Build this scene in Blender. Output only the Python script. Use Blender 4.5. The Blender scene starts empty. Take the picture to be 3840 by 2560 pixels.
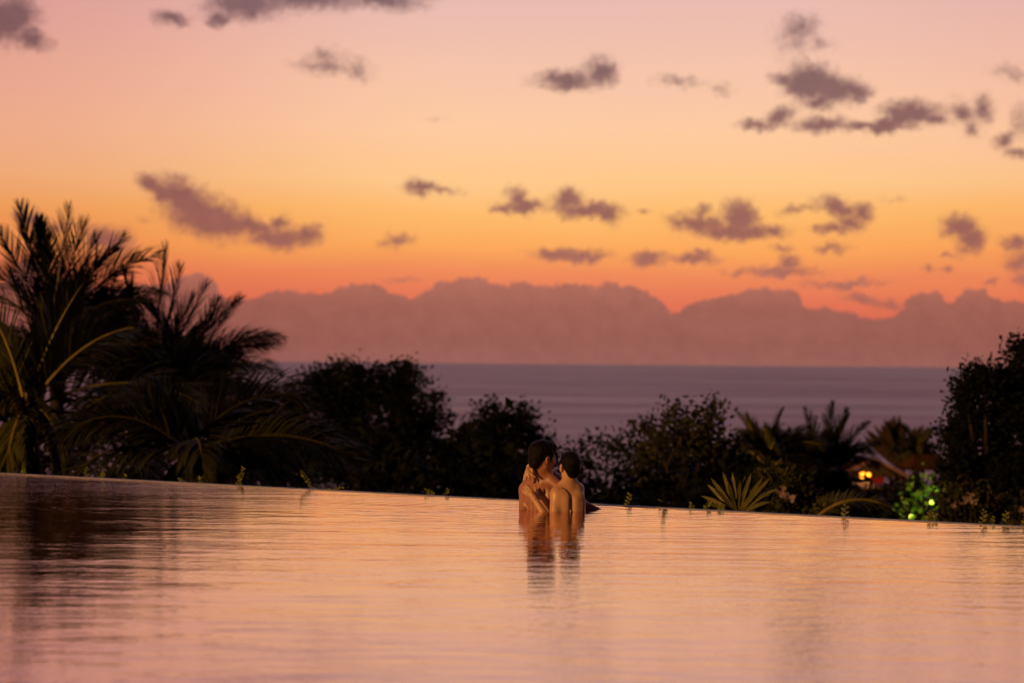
import bpy, math, random
import numpy as np
from mathutils import Vector, Matrix, Euler

SC = bpy.context.scene
COL = SC.collection
R = math.radians

def lin(r, g, b):
    def f(c):
        c /= 255.0
        return c / 12.92 if c <= 0.04045 else ((c + 0.055) / 1.055) ** 2.4
    return (f(r), f(g), f(b), 1.0)

# ------------------------------------------------------------------ camera
CAM_H = 1.1
LENS = 85.0
cam_d = bpy.data.cameras.new("camera")
cam = bpy.data.objects.new("camera", cam_d)
COL.objects.link(cam)
SC.camera = cam
cam_d.lens = LENS
cam_d.sensor_width = 36.0
cam_d.clip_start = 0.1
cam_d.clip_end = 200000.0
ROLL = R(0.50)
cam_m = Matrix.Rotation(R(90.0 + 0.506), 3, 'X') @ Matrix.Rotation(ROLL, 3, 'Z')
cam.matrix_world = Matrix.Translation((0, 0, CAM_H)) @ cam_m.to_4x4()
cam_d.dof.use_dof = True
cam_d.dof.focus_distance = 18.1
cam_d.dof.aperture_fstop = 2.2
cam_d.dof.aperture_blades = 0

FPX = LENS / 36.0 * 3840.0

def ray(X, Y):
    v = cam_m @ Vector(((X - 1920.0) / FPX, -(Y - 1280.0) / FPX, -1.0))
    return v

def at(X, Y, D):
    """photo pixel (3840 wide) -> world point at depth y = D"""
    v = ray(X, Y)
    return Vector((0, 0, CAM_H)) + v * (D / v.y)

def atq(x, y, D):
    """same, measured on the 2352 wide view"""
    return at(x * 3840.0 / 2352.0, y * 3840.0 / 2352.0, D)

def azel(x, y):
    v = ray(x * 3840.0 / 2352.0, y * 3840.0 / 2352.0).normalized()
    return math.degrees(math.atan2(v.x, v.y)), math.degrees(math.asin(v.z))

# ------------------------------------------------------------------ render settings
SC.render.engine = 'CYCLES'
SC.cycles.use_denoising = True
SC.cycles.max_bounces = 6
SC.cycles.diffuse_bounces = 2
SC.cycles.glossy_bounces = 3
SC.cycles.transparent_max_bounces = 8
SC.view_settings.view_transform = 'Standard'
SC.view_settings.look = 'None'
SC.view_settings.exposure = 0.0
SC.view_settings.gamma = 1.0

# ------------------------------------------------------------------ world: dusk sky with clouds
W = bpy.data.worlds.new("World")
SC.world = W
W.use_nodes = True
nt = W.node_tree
nt.nodes.clear()

class NB:
    def __init__(s, nt): s.nt = nt
    def n(s, t, **k):
        x = s.nt.nodes.new(t)
        for a, b in k.items(): setattr(x, a, b)
        return x
    def link(s, a, b): s.nt.links.new(a, b)
    def put(s, sock, v):
        if hasattr(v, 'is_output'): s.link(v, sock)
        else: sock.default_value = v
    def m(s, op, a, b=0.0, c=None, clamp=False):
        x = s.n('ShaderNodeMath', operation=op); x.use_clamp = clamp
        s.put(x.inputs[0], a)
        if op not in ('ARCSINE', 'ABSOLUTE', 'SQRT', 'SINE', 'COSINE'): s.put(x.inputs[1], b)
        if c is not None: s.put(x.inputs[2], c)
        return x.outputs[0]
    def vm(s, op, a, b=None, scale=None, out=0):
        x = s.n('ShaderNodeVectorMath', operation=op)
        s.put(x.inputs[0], a)
        if b is not None: s.put(x.inputs[1], b)
        if scale is not None: s.put(x.inputs['Scale'], scale)
        return x.outputs[out]
    def ramp(s, fac, stops, interp='LINEAR'):
        x = s.n('ShaderNodeValToRGB')
        cr = x.color_ramp; cr.interpolation = interp
        while len(cr.elements) > 1: cr.elements.remove(cr.elements[0])
        cr.elements[0].position = stops[0][0]; cr.elements[0].color = stops[0][1]
        for p, c in stops[1:]:
            e = cr.elements.new(p); e.color = c
        s.put(x.inputs[0], fac)
        return x.outputs[0]
    def mr(s, v, a, b, c, d, interp='LINEAR', clamp=True):
        x = s.n('ShaderNodeMapRange', interpolation_type=interp); x.clamp = clamp
        s.put(x.inputs['Value'], v)
        for k, q in zip(('From Min', 'From Max', 'To Min', 'To Max'), (a, b, c, d)): s.put(x.inputs[k], q)
        return x.outputs['Result']
    def mix(s, f, a, b, mode='MIX'):
        x = s.n('ShaderNodeMix', data_type='RGBA', blend_type=mode)
        s.put(x.inputs[0], f); s.put(x.inputs[6], a); s.put(x.inputs[7], b)
        return x.outputs[2]
    def noise(s, vec, scale, detail=4, rough=0.55, out='Fac', dist=0.0):
        x = s.n('ShaderNodeTexNoise')
        if vec is not None: s.link(vec, x.inputs['Vector'])
        x.inputs['Scale'].default_value = scale
        x.inputs['Detail'].default_value = detail
        x.inputs['Roughness'].default_value = rough
        x.inputs['Distortion'].default_value = dist
        return x.outputs[out]

b = NB(nt)
tc = b.n('ShaderNodeTexCoord')
sep = b.n('ShaderNodeSeparateXYZ'); b.link(tc.outputs['Generated'], sep.inputs[0])
dx, dy, dz = sep.outputs
az = b.m('MULTIPLY', b.m('ARCTAN2', dx, dy), 57.29578)
el = b.m('MULTIPLY', b.m('ARCSINE', dz), 57.29578)
uv_n = b.n('ShaderNodeCombineXYZ'); b.link(az, uv_n.inputs[0]); b.link(el, uv_n.inputs[1])
uv = uv_n.outputs[0]

# clear sky colour against height: lower sky then the upper dome
tilt = b.m('ADD', el, b.m('MULTIPLY', b.noise(b.vm('MULTIPLY', uv, (0.1, 0.45, 1)), 1.0, 3, 0.5), 0.8))
tilt = b.m('SUBTRACT', tilt, 0.4)
lowsky = b.ramp(b.mr(tilt, 0, 10, 0, 1), [
    (0.00, lin(205, 96, 78)), (0.12, lin(224, 112, 84)), (0.165, lin(232, 124, 88)), (0.215, lin(241, 140, 90)),
    (0.27, lin(252, 168, 92)), (0.35, lin(255, 187, 108)), (0.43, lin(255, 201, 140)), (0.55, lin(254, 203, 162)),
    (0.68, lin(247, 197, 170)), (0.80, lin(238, 190, 175)), (1.0, lin(222, 182, 180))])
hisky = b.ramp(b.mr(el, 10, 90, 0, 1), [
    (0.0, lin(222, 182, 180)), (0.12, lin(176, 148, 168)), (0.35, lin(100, 98, 136)), (1.0, lin(50, 60, 100))])
sky = b.mix(b.m('GREATER_THAN', el, 10.0), lowsky, hisky)
# the glow is in front; the sky behind is dusk
acos_ = b.mr(dy, -0.7, 0.96, 0.0, 1.0, 'SMOOTHSTEP')
sky = b.mix(1.0, sky, b.ramp(acos_, [(0, lin(42, 44, 66)), (0.4, lin(84, 84, 112)), (1, (1, 1, 1, 1))]), 'MULTIPLY')
# glow a little right of the middle, falling off to the left
side = b.mr(az, -13.5, -1.0, 0.84, 1.0, 'SMOOTHSTEP')
side2 = b.mr(az, 5.0, 14.0, 1.0, 0.96, 'SMOOTHSTEP')
sidec = b.n('ShaderNodeCombineXYZ')
sm = b.m('MULTIPLY', side, side2)
b.link(b.m('POWER', sm, 0.9), sidec.inputs[0]); b.link(b.m('POWER', sm, 2.3), sidec.inputs[1]); b.link(b.m('POWER', sm, 2.1), sidec.inputs[2])
sky = b.mix(1.0, sky, sidec.outputs[0], 'MULTIPLY')

# small clouds, each measured as an ellipse of the sky (in the 2352 wide view: x, y, rx, ry, turn, opacity)
BLOBS = [
 (15,40,80,62,0,1),(75,90,48,24,20,.9),
 (560,12,95,34,0,1),(700,-8,180,34,0,1),(880,0,110,26,5,.9),(395,42,52,20,0,.8),(500,42,34,16,0,.8),
 (742,132,45,28,0,.5),(745,155,72,20,5,.55),(820,155,40,26,20,.5),
 (1380,165,44,36,0,.95),(1305,186,84,24,-6,.9),
 (1560,190,58,16,0,.5),(1655,205,32,14,0,.4),
 (1835,66,50,32,0,.62),(1885,98,32,22,0,.5),(1825,102,44,34,0,.4),
 (1858,188,62,48,0,1.15),(1912,200,76,34,8,1.1),(1962,208,46,24,10,.95),(1884,228,40,24,0,.9),(1800,180,40,16,15,.8),
 (1790,268,44,22,-25,.8),(1738,286,48,13,0,.8),(1890,284,70,20,0,.95),(2005,291,110,13,-2,.95),(2092,260,72,30,-6,1.1),(2045,278,66,16,-12,1),(2145,272,30,16,0,.9),
 (2212,262,44,28,30,.75),(2258,250,26,36,0,.75),(2230,296,28,20,30,.6),
 (2312,320,36,18,-20,.75),(2345,280,26,40,0,.5),(2335,352,38,14,0,.7),(2325,170,50,22,20,.4),
 (345,424,34,22,45,.95),(372,444,40,26,40,1),(425,462,84,44,30,1.1),(480,500,110,48,12,1.15),(570,520,95,28,12,1),(645,546,90,28,4,.95),(705,540,46,26,0,.9),(642,512,22,26,30,.8),
 (245,552,64,34,10,.8),(60,498,36,20,0,.7),(140,520,40,16,0,.5),(330,512,14,8,0,.5),
 (968,432,46,18,0,.95),(1024,441,42,11,0,.6),(910,553,40,16,-8,.7),
 (1188,455,34,24,30,.9),(1202,476,66,17,-3,.95),(1150,480,30,11,0,.7),
 (1303,458,40,28,0,1),(1350,482,86,20,3,1.05),(1396,490,34,24,20,.95),
 (1310,585,88,17,2,.95),(1268,580,44,13,0,.95),(1358,590,50,13,0,.9),
 (1488,596,44,20,0,.95),(1592,596,66,14,-4,.85),(1612,584,28,12,0,.8),
 (1568,512,34,20,0,.7),(1606,515,72,26,8,.95),(1698,500,46,40,0,1.1),(1690,530,104,22,2,1.05),(1772,528,42,17,8,.9),(1612,490,24,20,0,.7),
 (1830,482,44,12,-8,.6),(1922,480,54,24,15,.95),(1978,494,30,24,0,.85),(1915,526,58,13,0,.75),(1955,512,34,22,0,.8),
 (1910,568,44,13,0,.75),(1795,572,30,11,0,.6),
 (1790,624,94,12,2,.85),(1815,604,26,20,20,.85),(1690,629,36,7,0,.6),
 (1940,651,104,11,-2,.75),(2205,522,46,30,20,1),(2236,552,36,32,30,1),(2222,580,26,16,0,.6),
 (2177,588,20,7,0,.7),(2137,619,16,8,0,.7),(2177,619,18,9,0,.75),(2275,646,18,8,0,.7),
 (2342,600,40,30,0,.8),(2335,556,34,24,0,.8),(2350,640,30,20,0,.7),
 (1480,485,16,8,0,.6),(2062,462,26,6,0,.3),(1000,276,26,6,0,.25),(925,643,50,6,0,.5),(1990,688,64,13,12,.7),(2040,700,50,12,20,.6),
]
warp1 = b.vm('SUBTRACT', b.noise(uv, 1.5, 2, 0.5, 'Color'), (0.5, 0.5, 0.5))
warp2 = b.vm('SUBTRACT', b.noise(uv, 5.0, 5, 0.65, 'Color'), (0.5, 0.5, 0.5))
wv = b.vm('ADD', uv, b.vm('SCALE', warp1, scale=0.32))
wv = b.vm('ADD', wv, b.vm('SCALE', warp2, scale=0.42))
field = None
SCQ = 3840 / 2352 / FPX * 57.29578
for bi, (x, y, rx, ry, rot, op) in enumerate(BLOBS):
    if bi and bi % 16 == 0:      # keeps the shader's working memory small: later groups wait for earlier ones
        cc_ = b.n('ShaderNodeCombineXYZ'); b.link(b.m('MULTIPLY', field, 1e-7), cc_.inputs[2])
        wv = b.vm('ADD', wv, cc_.outputs[0])
    a_, e_ = azel(x, y)
    ix, iy = 1 / (rx * SCQ), 1 / (ry * SCQ); ca, sa = math.cos(R(-rot)), math.sin(R(-rot))
    if abs(rot) < 7:
        q_ = b.n('ShaderNodeVectorMath', operation='MULTIPLY_ADD'); b.link(wv, q_.inputs[0])
        q_.inputs[1].default_value = (ix, iy, 0); q_.inputs[2].default_value = (-a_ * ix, -e_ * iy, 0); mp = q_.outputs[0]
    else:
        cn = b.n('ShaderNodeCombineXYZ')
        for j_, (vx, vy) in enumerate(((ca * ix, sa * ix), (-sa * iy, ca * iy))):
            b.link(b.m('SUBTRACT', b.vm('DOT_PRODUCT', wv, (vx, vy, 0), out='Value'), a_ * vx + e_ * vy), cn.inputs[j_])
        mp = cn.outputs[0]
    ln = b.vm('LENGTH', mp, out='Value')
    f = b.m('MULTIPLY_ADD', ln, -0.75 * op, 0.75 * op + 0.25 * (op - 1))
    field = f if field is None else b.m('SMOOTH_MAX', field, f, 0.10)
fine = b.m('SUBTRACT', b.noise(wv, 3.6, 5, 0.66), 0.5)
fine2 = b.m('SUBTRACT', b.noise(wv, 11.0, 4, 0.65), 0.5)
field = b.m('ADD', field, b.m('MULTIPLY', fine, 0.75))
field = b.m('ADD', field, b.m('MULTIPLY', fine2, 0.42))
dens = b.mr(field, -0.30, 0.52, 0.0, 1.0, 'SMOOTHSTEP')

# the long cloud bank over the sea: its outline is a curve of height against compass angle
BANK = [(0,648),(60,600),(120,640),(230,655),(380,650),(430,632),(470,628),(500,664),(540,690),(560,690),(600,680),(640,664),(680,668),(740,672),
 (790,656),(850,652),(900,672),(940,682),(980,662),(1030,645),(1100,638),(1150,652),(1200,646),(1250,655),(1310,650),(1350,655),
 (1400,650),(1440,656),(1490,672),(1520,690),(1545,716),(1570,702),(1620,690),(1700,668),(1750,660),(1790,663),(1830,672),
 (1850,700),(1875,712),(1890,702),(1930,712),(1970,722),(2010,734),(2050,725),(2080,700),(2110,668),(2160,672),(2178,694),
 (2192,695),(2220,660),(2250,662),(2280,680),(2352,695)]
fc = b.n('ShaderNodeFloatCurve')
cv = fc.mapping.curves[0]
pts = [azel(x, y) for x, y in BANK]
pts = [((a + 14) / 28.0, e / 4.0) for a, e in pts]
pts = [(0.0, pts[0][1])] + pts + [(1.0, pts[-1][1])]
cv.points[0].location = pts[0]; cv.points[1].location = pts[-1]
for p in pts[1:-1]: cv.points.new(*p)
for p in cv.points: p.handle_type = 'AUTO'
fc.mapping.update()
waz = b.m('ADD', az, b.m('MULTIPLY', b.m('SUBTRACT', b.noise(uv, 6.0, 3, 0.6), 0.5), 0.30))
b.put(fc.inputs['Value'], b.mr(waz, -14, 14, 0, 1))
bank_h = b.m('MULTIPLY', fc.outputs[0], 4.0)
bank_h = b.m('ADD', bank_h, b.m('MULTIPLY', b.m('SUBTRACT', b.noise(uv, 3.2, 6, 0.66), 0.5), 0.50))
bank = b.mr(b.m('SUBTRACT', bank_h, el), -0.03, 0.05, 0, 1, 'SMOOTHSTEP')

ccol = b.ramp(b.mr(el, 0, 10, 0, 1), [
    (0.0, lin(150, 98, 90)), (0.05, lin(148, 94, 84)), (0.13, lin(156, 98, 86)), (0.2, lin(175, 110, 95)), (0.3, lin(156, 99, 90)), (0.45, lin(146, 97, 93)),
    (0.7, lin(129, 96, 96)), (1.0, lin(132, 103, 107))])
cvar = b.m('MULTIPLY_ADD', b.noise(wv, 1.9, 5, 0.65), 0.44, 0.78)
cvec = b.n('ShaderNodeCombineXYZ')
for k in range(3): b.link(cvar, cvec.inputs[k])
ccol2 = b.mix(1.0, ccol, cvec.outputs[0], 'MULTIPLY')
ccol2 = b.mix(0.7, ccol2, sidec.outputs[0], 'MULTIPLY')
sky = b.mix(b.m('MULTIPLY', dens, 0.96), sky, ccol2)
sky = b.mix(b.m('MULTIPLY', bank, 0.93), sky, ccol2)
# under the horizon: the dark of land and sea
sky = b.mix(b.mr(el, -0.6, -0.05, 1, 0), sky, lin(60, 45, 48))
bg = b.n('ShaderNodeBackground'); b.link(sky, bg.inputs[0]); bg.inputs[1].default_value = 1.0
wo = b.n('ShaderNodeOutputWorld'); b.link(bg.outputs[0], wo.inputs[0])
W.cycles.sampling_method = 'MANUAL'
W.cycles.sample_map_resolution = 1024

# ------------------------------------------------------------------ warm directional light added for unseen resort lamps, low behind on the left
KEY_DIR = Vector((0.76, 0.66, -0.21)).normalized()
sl = bpy.data.lights.new("resort_lamplight", 'SUN')
sl.energy = 2.5
sl.color = (1.0, 0.50, 0.17)
sl.angle = R(1.5)
so = bpy.data.objects.new("resort_lamplight", sl)
so.rotation_euler = KEY_DIR.to_track_quat('-Z', 'Y').to_euler()
COL.objects.link(so)

# ------------------------------------------------------------------ materials
def mat(name, col, rough=0.8, col2=None, nscale=3.0, bump=0.0, bscale=20.0, spec=0.3, metal=0.0, objrand=0.0):
    m = bpy.data.materials.new(name); m.use_nodes = True
    n = NB(m.node_tree)
    p = m.node_tree.nodes['Principled BSDF']
    t = n.n('ShaderNodeTexCoord')
    c = tuple(col) + (1,) if len(col) == 3 else col
    if col2 is not None:
        c2 = tuple(col2) + (1,)
        f = n.mr(n.noise(t.outputs['Object'], nscale, 4, 0.6), 0.35, 0.65, 0, 1)
        n.link(n.mix(f, c, c2), p.inputs['Base Color'])
    else:
        p.inputs['Base Color'].default_value = c
    p.inputs['Roughness'].default_value = rough
    p.inputs['Specular IOR Level'].default_value = spec
    p.inputs['Metallic'].default_value = metal
    if bump:
        bn = n.n('ShaderNodeBump'); bn.inputs['Strength'].default_value = 1.0; bn.inputs['Distance'].default_value = bump
        n.link(n.noise(t.outputs['Object'], bscale, 4, 0.6), bn.inputs['Height'])
        n.link(bn.outputs[0], p.inputs['Normal'])
    return m

def emit_mat(name, col, strength):
    m = bpy.data.materials.new(name); m.use_nodes = True
    p = m.node_tree.nodes['Principled BSDF']
    p.inputs['Base Color'].default_value = (.8, .6, .4, 1)
    p.inputs['Emission Color'].default_value = col
    p.inputs['Emission Strength'].default_value = strength
    return m

M = {}
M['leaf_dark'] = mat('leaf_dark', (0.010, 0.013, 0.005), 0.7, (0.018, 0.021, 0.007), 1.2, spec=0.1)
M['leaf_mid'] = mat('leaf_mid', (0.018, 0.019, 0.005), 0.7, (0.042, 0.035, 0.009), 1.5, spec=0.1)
M['leaf_black'] = mat('leaf_black', (0.004, 0.005, 0.002), 0.75, (0.009, 0.010, 0.004), 1.0, spec=0.05)  # near-black colour carries the shade of trees beyond the lamplight's reach
M['palm_leaf'] = mat('palm_leaf', (0.034, 0.034, 0.006), 0.6, (0.075, 0.068, 0.010), 0.9, spec=0.15)  # brighter copy: garden lamp light put into the leaf colour
M['palm_leaf_dark'] = mat('palm_leaf_dark', (0.009, 0.010, 0.003), 0.65, (0.018, 0.018, 0.005), 0.9, spec=0.1)  # shaded copy of the palm leaf, the shade put into its colour
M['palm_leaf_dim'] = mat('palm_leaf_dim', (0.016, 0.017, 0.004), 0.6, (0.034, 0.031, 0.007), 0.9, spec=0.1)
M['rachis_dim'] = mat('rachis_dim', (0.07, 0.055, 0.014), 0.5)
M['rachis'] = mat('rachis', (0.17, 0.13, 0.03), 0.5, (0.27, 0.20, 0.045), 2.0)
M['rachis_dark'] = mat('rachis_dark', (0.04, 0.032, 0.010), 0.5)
M['weed_leaf'] = mat('weed_leaf', (0.08, 0.10, 0.018), 0.6, (0.17, 0.17, 0.03), 30, spec=0.2)
M['yucca_leaf'] = mat('yucca_leaf', (0.085, 0.085, 0.018), 0.55, (0.20, 0.165, 0.04), 5)
M['bark'] = mat('bark', (0.014, 0.010, 0.006), 0.9, (0.03, 0.02, 0.012), 5, bump=0.01)
M['reed'] = mat('reed', (0.025, 0.014, 0.008), 0.8, (0.05, 0.026, 0.013), 2)
M['thatch'] = mat('thatch', (0.035, 0.016, 0.006), 0.9, (0.08, 0.036, 0.012), 3, bump=0.02, spec=0.0)
M['roof_tile'] = mat('roof_tile', (0.022, 0.010, 0.007), 0.85, (0.04, 0.018, 0.011), 6, bump=0.02, spec=0.0)
M['fascia'] = mat('fascia', (0.30, 0.17, 0.14), 0.6)
M['wood_dark'] = mat('wood_dark', (0.035, 0.02, 0.014), 0.7, (0.06, 0.035, 0.02), 8)
M['red_panel'] = mat('red_panel', (0.35, 0.02, 0.015), 0.7, (0.25, 0.015, 0.012), 5)
M['white_rail'] = mat('white_rail', (0.6, 0.5, 0.47), 0.6)
M['petal'] = mat('petal', (0.20, 0.13, 0.11), 0.6)
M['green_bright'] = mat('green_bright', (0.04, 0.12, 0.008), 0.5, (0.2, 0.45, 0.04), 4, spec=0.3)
M['stone'] = mat('stone', (0.20, 0.18, 0.175), 0.55, (0.32, 0.29, 0.28), 7, bump=0.002, bscale=60)
M['deck'] = mat('deck', (0.22, 0.19, 0.17), 0.6, (0.3, 0.26, 0.23), 4, bump=0.002)
M['ground'] = mat('ground', (0.016, 0.016, 0.008), 0.95, (0.028, 0.024, 0.012), 0.6, bump=0.05, bscale=3)
M['lamp_glow'] = emit_mat('lamp_glow', (1.0, 0.30, 0.015, 1), 5.0)
M['garden_glow'] = emit_mat('garden_glow', (0.65, 0.9, 0.06, 1), 1.6)
M['metal'] = mat('metal', (0.7, 0.68, 0.62), 0.25, metal=1.0)
M['black_metal'] = mat('black_metal', (0.02, 0.02, 0.02), 0.5)

# ------------------------------------------------------------------ mesh helpers
def tag(o, label=None, cat=None, group=None, kind=None):
    if label: o['label'] = label
    if cat: o['category'] = cat
    if group: o['group'] = group
    if kind: o['kind'] = kind
    return o

def link(o, parent=None):
    COL.objects.link(o)
    if parent is not None: o.parent = parent
    return o

def mesh_obj(name, verts, faces, mats, parent=None, fmat=None, smooth=False):
    me = bpy.data.meshes.new(name)
    verts = np.asarray(verts, dtype=np.float32).reshape(-1, 3)
    if isinstance(faces, np.ndarray):
        nf, k = faces.shape
        me.vertices.add(len(verts)); me.vertices.foreach_set('co', verts.ravel())
        me.loops.add(nf * k); me.loops.foreach_set('vertex_index', faces.astype(np.int32).ravel())
        me.polygons.add(nf); me.polygons.foreach_set('loop_start', np.arange(0, nf * k, k, dtype=np.int32))
        try: me.polygons.foreach_set('loop_total', np.full(nf, k, dtype=np.int32))
        except Exception: pass
        me.update(calc_edges=True); me.validate()
    else:
        me.from_pydata(verts.tolist(), [], faces); me.update()
    if not isinstance(mats, (list, tuple)): mats = [mats]
    for m in mats: me.materials.append(m)
    if fmat is not None and len(fmat) == len(me.polygons):
        me.polygons.foreach_set('material_index', np.asarray(fmat, dtype=np.int32))
    if smooth: me.polygons.foreach_set('use_smooth', np.ones(len(me.polygons), dtype=bool))
    o = bpy.data.objects.new(name, me)
    return link(o, parent)

def empty(name, loc=(0, 0, 0)):
    o = bpy.data.objects.new(name, None); o.location = loc; o.empty_display_size = 0.2
    return link(o)

class MB:
    def __init__(s): s.v = []; s.f = []; s.m = []
    def add(s, vs, fs, mi=0):
        k = len(s.v); s.v += [tuple(p) for p in vs]
        for f in fs: s.f.append(tuple(i + k for i in f)); s.m.append(mi)
    def box(s, c, h, rot=None, mi=0):
        c = Vector(c); vs = []
        for i in range(8):
            p = Vector(((1 if i & 1 else -1) * h[0], (1 if i & 2 else -1) * h[1], (1 if i & 4 else -1) * h[2]))
            if rot is not None: p = rot @ p
            vs.append(c + p)
        s.add(vs, [(0, 2, 3, 1), (4, 5, 7, 6), (0, 1, 5, 4), (2, 6, 7, 3), (0, 4, 6, 2), (1, 3, 7, 5)], mi)
    def tube(s, pts, rad, n=6, mi=0, cap=True):
        pts = [Vector(p) for p in pts]; rings = []
        up = Vector((0.31, 0.12, 0.94))
        for i, p in enumerate(pts):
            t = (pts[min(i + 1, len(pts) - 1)] - pts[max(i - 1, 0)])
            if t.length < 1e-9: t = Vector((0, 0, 1))
            t.normalize()
            a = t.cross(up)
            if a.length < 0.05: a = t.cross(Vector((1, 0, 0)))
            a.normalize(); c = t.cross(a)
            r = rad[i] if hasattr(rad, '__len__') else rad
            rings.append([p + (a * math.cos(q) + c * math.sin(q)) * r for q in [2 * math.pi * j / n for j in range(n)]])
        vs = [p for r_ in rings for p in r_]; fs = []
        for i in range(len(pts) - 1):
            for j in range(n):
                fs.append((i * n + j, i * n + (j + 1) % n, (i + 1) * n + (j + 1) % n, (i + 1) * n + j))
        if cap:
            fs.append(tuple(reversed(range(n)))); fs.append(tuple(range((len(pts) - 1) * n, len(pts) * n)))
        s.add(vs, fs, mi)
    def strip(s, pts, sides, mi=0, fold=None):
        """ribbon: centre points and half-width vectors"""
        vs = []
        for p, w in zip(pts, sides): vs += [Vector(p) - Vector(w), Vector(p) + Vector(w)]
        s.add(vs, [(2 * i, 2 * i + 1, 2 * i + 3, 2 * i + 2) for i in range(len(pts) - 1)], mi)
    def sphere(s, c, r, n=12, m=8, mi=0, sc=(1, 1, 1)):
        vs = [(c[0], c[1], c[2] + r * sc[2])]; fs = []
        for i in range(1, m):
            th = math.pi * i / m
            for j in range(n):
                ph = 2 * math.pi * j / n
                vs.append((c[0] + r * sc[0] * math.sin(th) * math.cos(ph), c[1] + r * sc[1] * math.sin(th) * math.sin(ph), c[2] + r * sc[2] * math.cos(th)))
        vs.append((c[0], c[1], c[2] - r * sc[2]))
        for j in range(n): fs.append((0, 1 + j, 1 + (j + 1) % n))
        for i in range(m - 2):
            for j in range(n):
                a = 1 + i * n + j; a2 = 1 + i * n + (j + 1) % n
                fs.append((a, a + n, a2 + n, a2))
        L = len(vs) - 1
        for j in range(n): fs.append((L, L - n + (j + 1) % n, L - n + j))
        s.add(vs, fs, mi)
    def build(s, name, mats, parent=None, smooth=False):
        return mesh_obj(name, s.v, s.f, mats, parent, s.m, smooth)

# ------------------------------------------------------------------ setting: terrain, sea, pool
def zplane(X, Y, z=0.0):
    v = ray(X, Y); t = (z - CAM_H) / v.z
    return Vector((0, 0, CAM_H)) + v * t

EL = zplane(0, 1774); ER = zplane(3840, 1975)
SL = (ER.y - EL.y) / (ER.x - EL.x)
def edge_y(x): return EL.y + (x - EL.x) * SL
ED = Vector((1, SL, 0)).normalized()            # along the edge
EN = Vector((-ED.y, ED.x, 0))                   # outwards, away from the pool
if EN.y < 0: EN = -EN
SEA = -36.0

def terrain(x, y):
    s = (y - edge_y(x)) * EN.y
    if s < 0: return -1.42
    z = -1.42 - 0.055 * min(s, 3) - 0.085 * max(0, s - 3)
    z += 0.25 * math.sin(x * 0.21 + y * 0.13) * min(1, s / 10) + 0.18 * math.sin(x * 0.47 - y * 0.31) * min(1, s / 10)
    return max(z, SEA - 4)

def grid(name, xs, ys, fz, m):
    vs = [(x, y, fz(x, y)) for y in ys for x in xs]
    n = len(xs)
    fs = [(j * n + i, j * n + i + 1, (j + 1) * n + i + 1, (j + 1) * n + i) for j in range(len(ys) - 1) for i in range(n - 1)]
    return mesh_obj(name, vs, fs, m, smooth=True)

xs = [-600, -300, -160, -100, -70] + [-50 + i * 1.6 for i in range(63)] + [55, 75, 105, 165, 300, 600]
ys = [-60, -20, 0] + [4 + i * 1.5 for i in range(70)] + [115, 130, 150, 180, 220, 270, 330, 400, 470, 520]
tag(grid('ground', xs, ys, terrain, M['ground']), kind='structure')

# sea
def sea_mat():
    m = bpy.data.materials.new('sea_water'); m.use_nodes = True
    n = NB(m.node_tree); p = m.node_tree.nodes['Principled BSDF']
    g = n.n('ShaderNodeNewGeometry')
    st = n.noise(n.vm('MULTIPLY', g.outputs['Position'], (0.005, 0.007, 0)), 1.0, 7, 0.75)
    n.link(n.mix(n.mr(st, .38, .64, 0, 1), (.17, .07, .13, 1), (.38, .19, .27, 1)), p.inputs['Base Color'])  # pale streaks stand for shimmer of reflected sky, put into the base colour
    p.inputs['IOR'].default_value = 1.6
    big = n.noise(n.vm('MULTIPLY', g.outputs['Position'], (0.0006, 0.0022, 0)), 1.0, 4, 0.6)
    n.put(p.inputs['Roughness'], n.mr(big, 0.3, 0.7, 0.34, 0.56))
    h = n.noise(n.vm('MULTIPLY', g.outputs['Position'], (0.02, 0.03, 0)), 1.0, 6, 0.65)
    h2 = n.noise(n.vm('MULTIPLY', g.outputs['Position'], (0.0016, 0.004, 0)), 1.0, 4, 0.6)
    bn = n.n('ShaderNodeBump'); bn.inputs['Distance'].default_value = 6.0; n.link(h, bn.inputs['Height'])
    n.link(bn.outputs[0], p.inputs['Normal'])
    return m
M['sea'] = sea_mat()
vs = [(-90000, 330, SEA), (90000, 330, SEA), (90000, 110000, SEA), (-90000, 110000, SEA)]
tag(mesh_obj('sea', vs, [(0, 1, 2, 3)], M['sea']), kind='structure')

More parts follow.
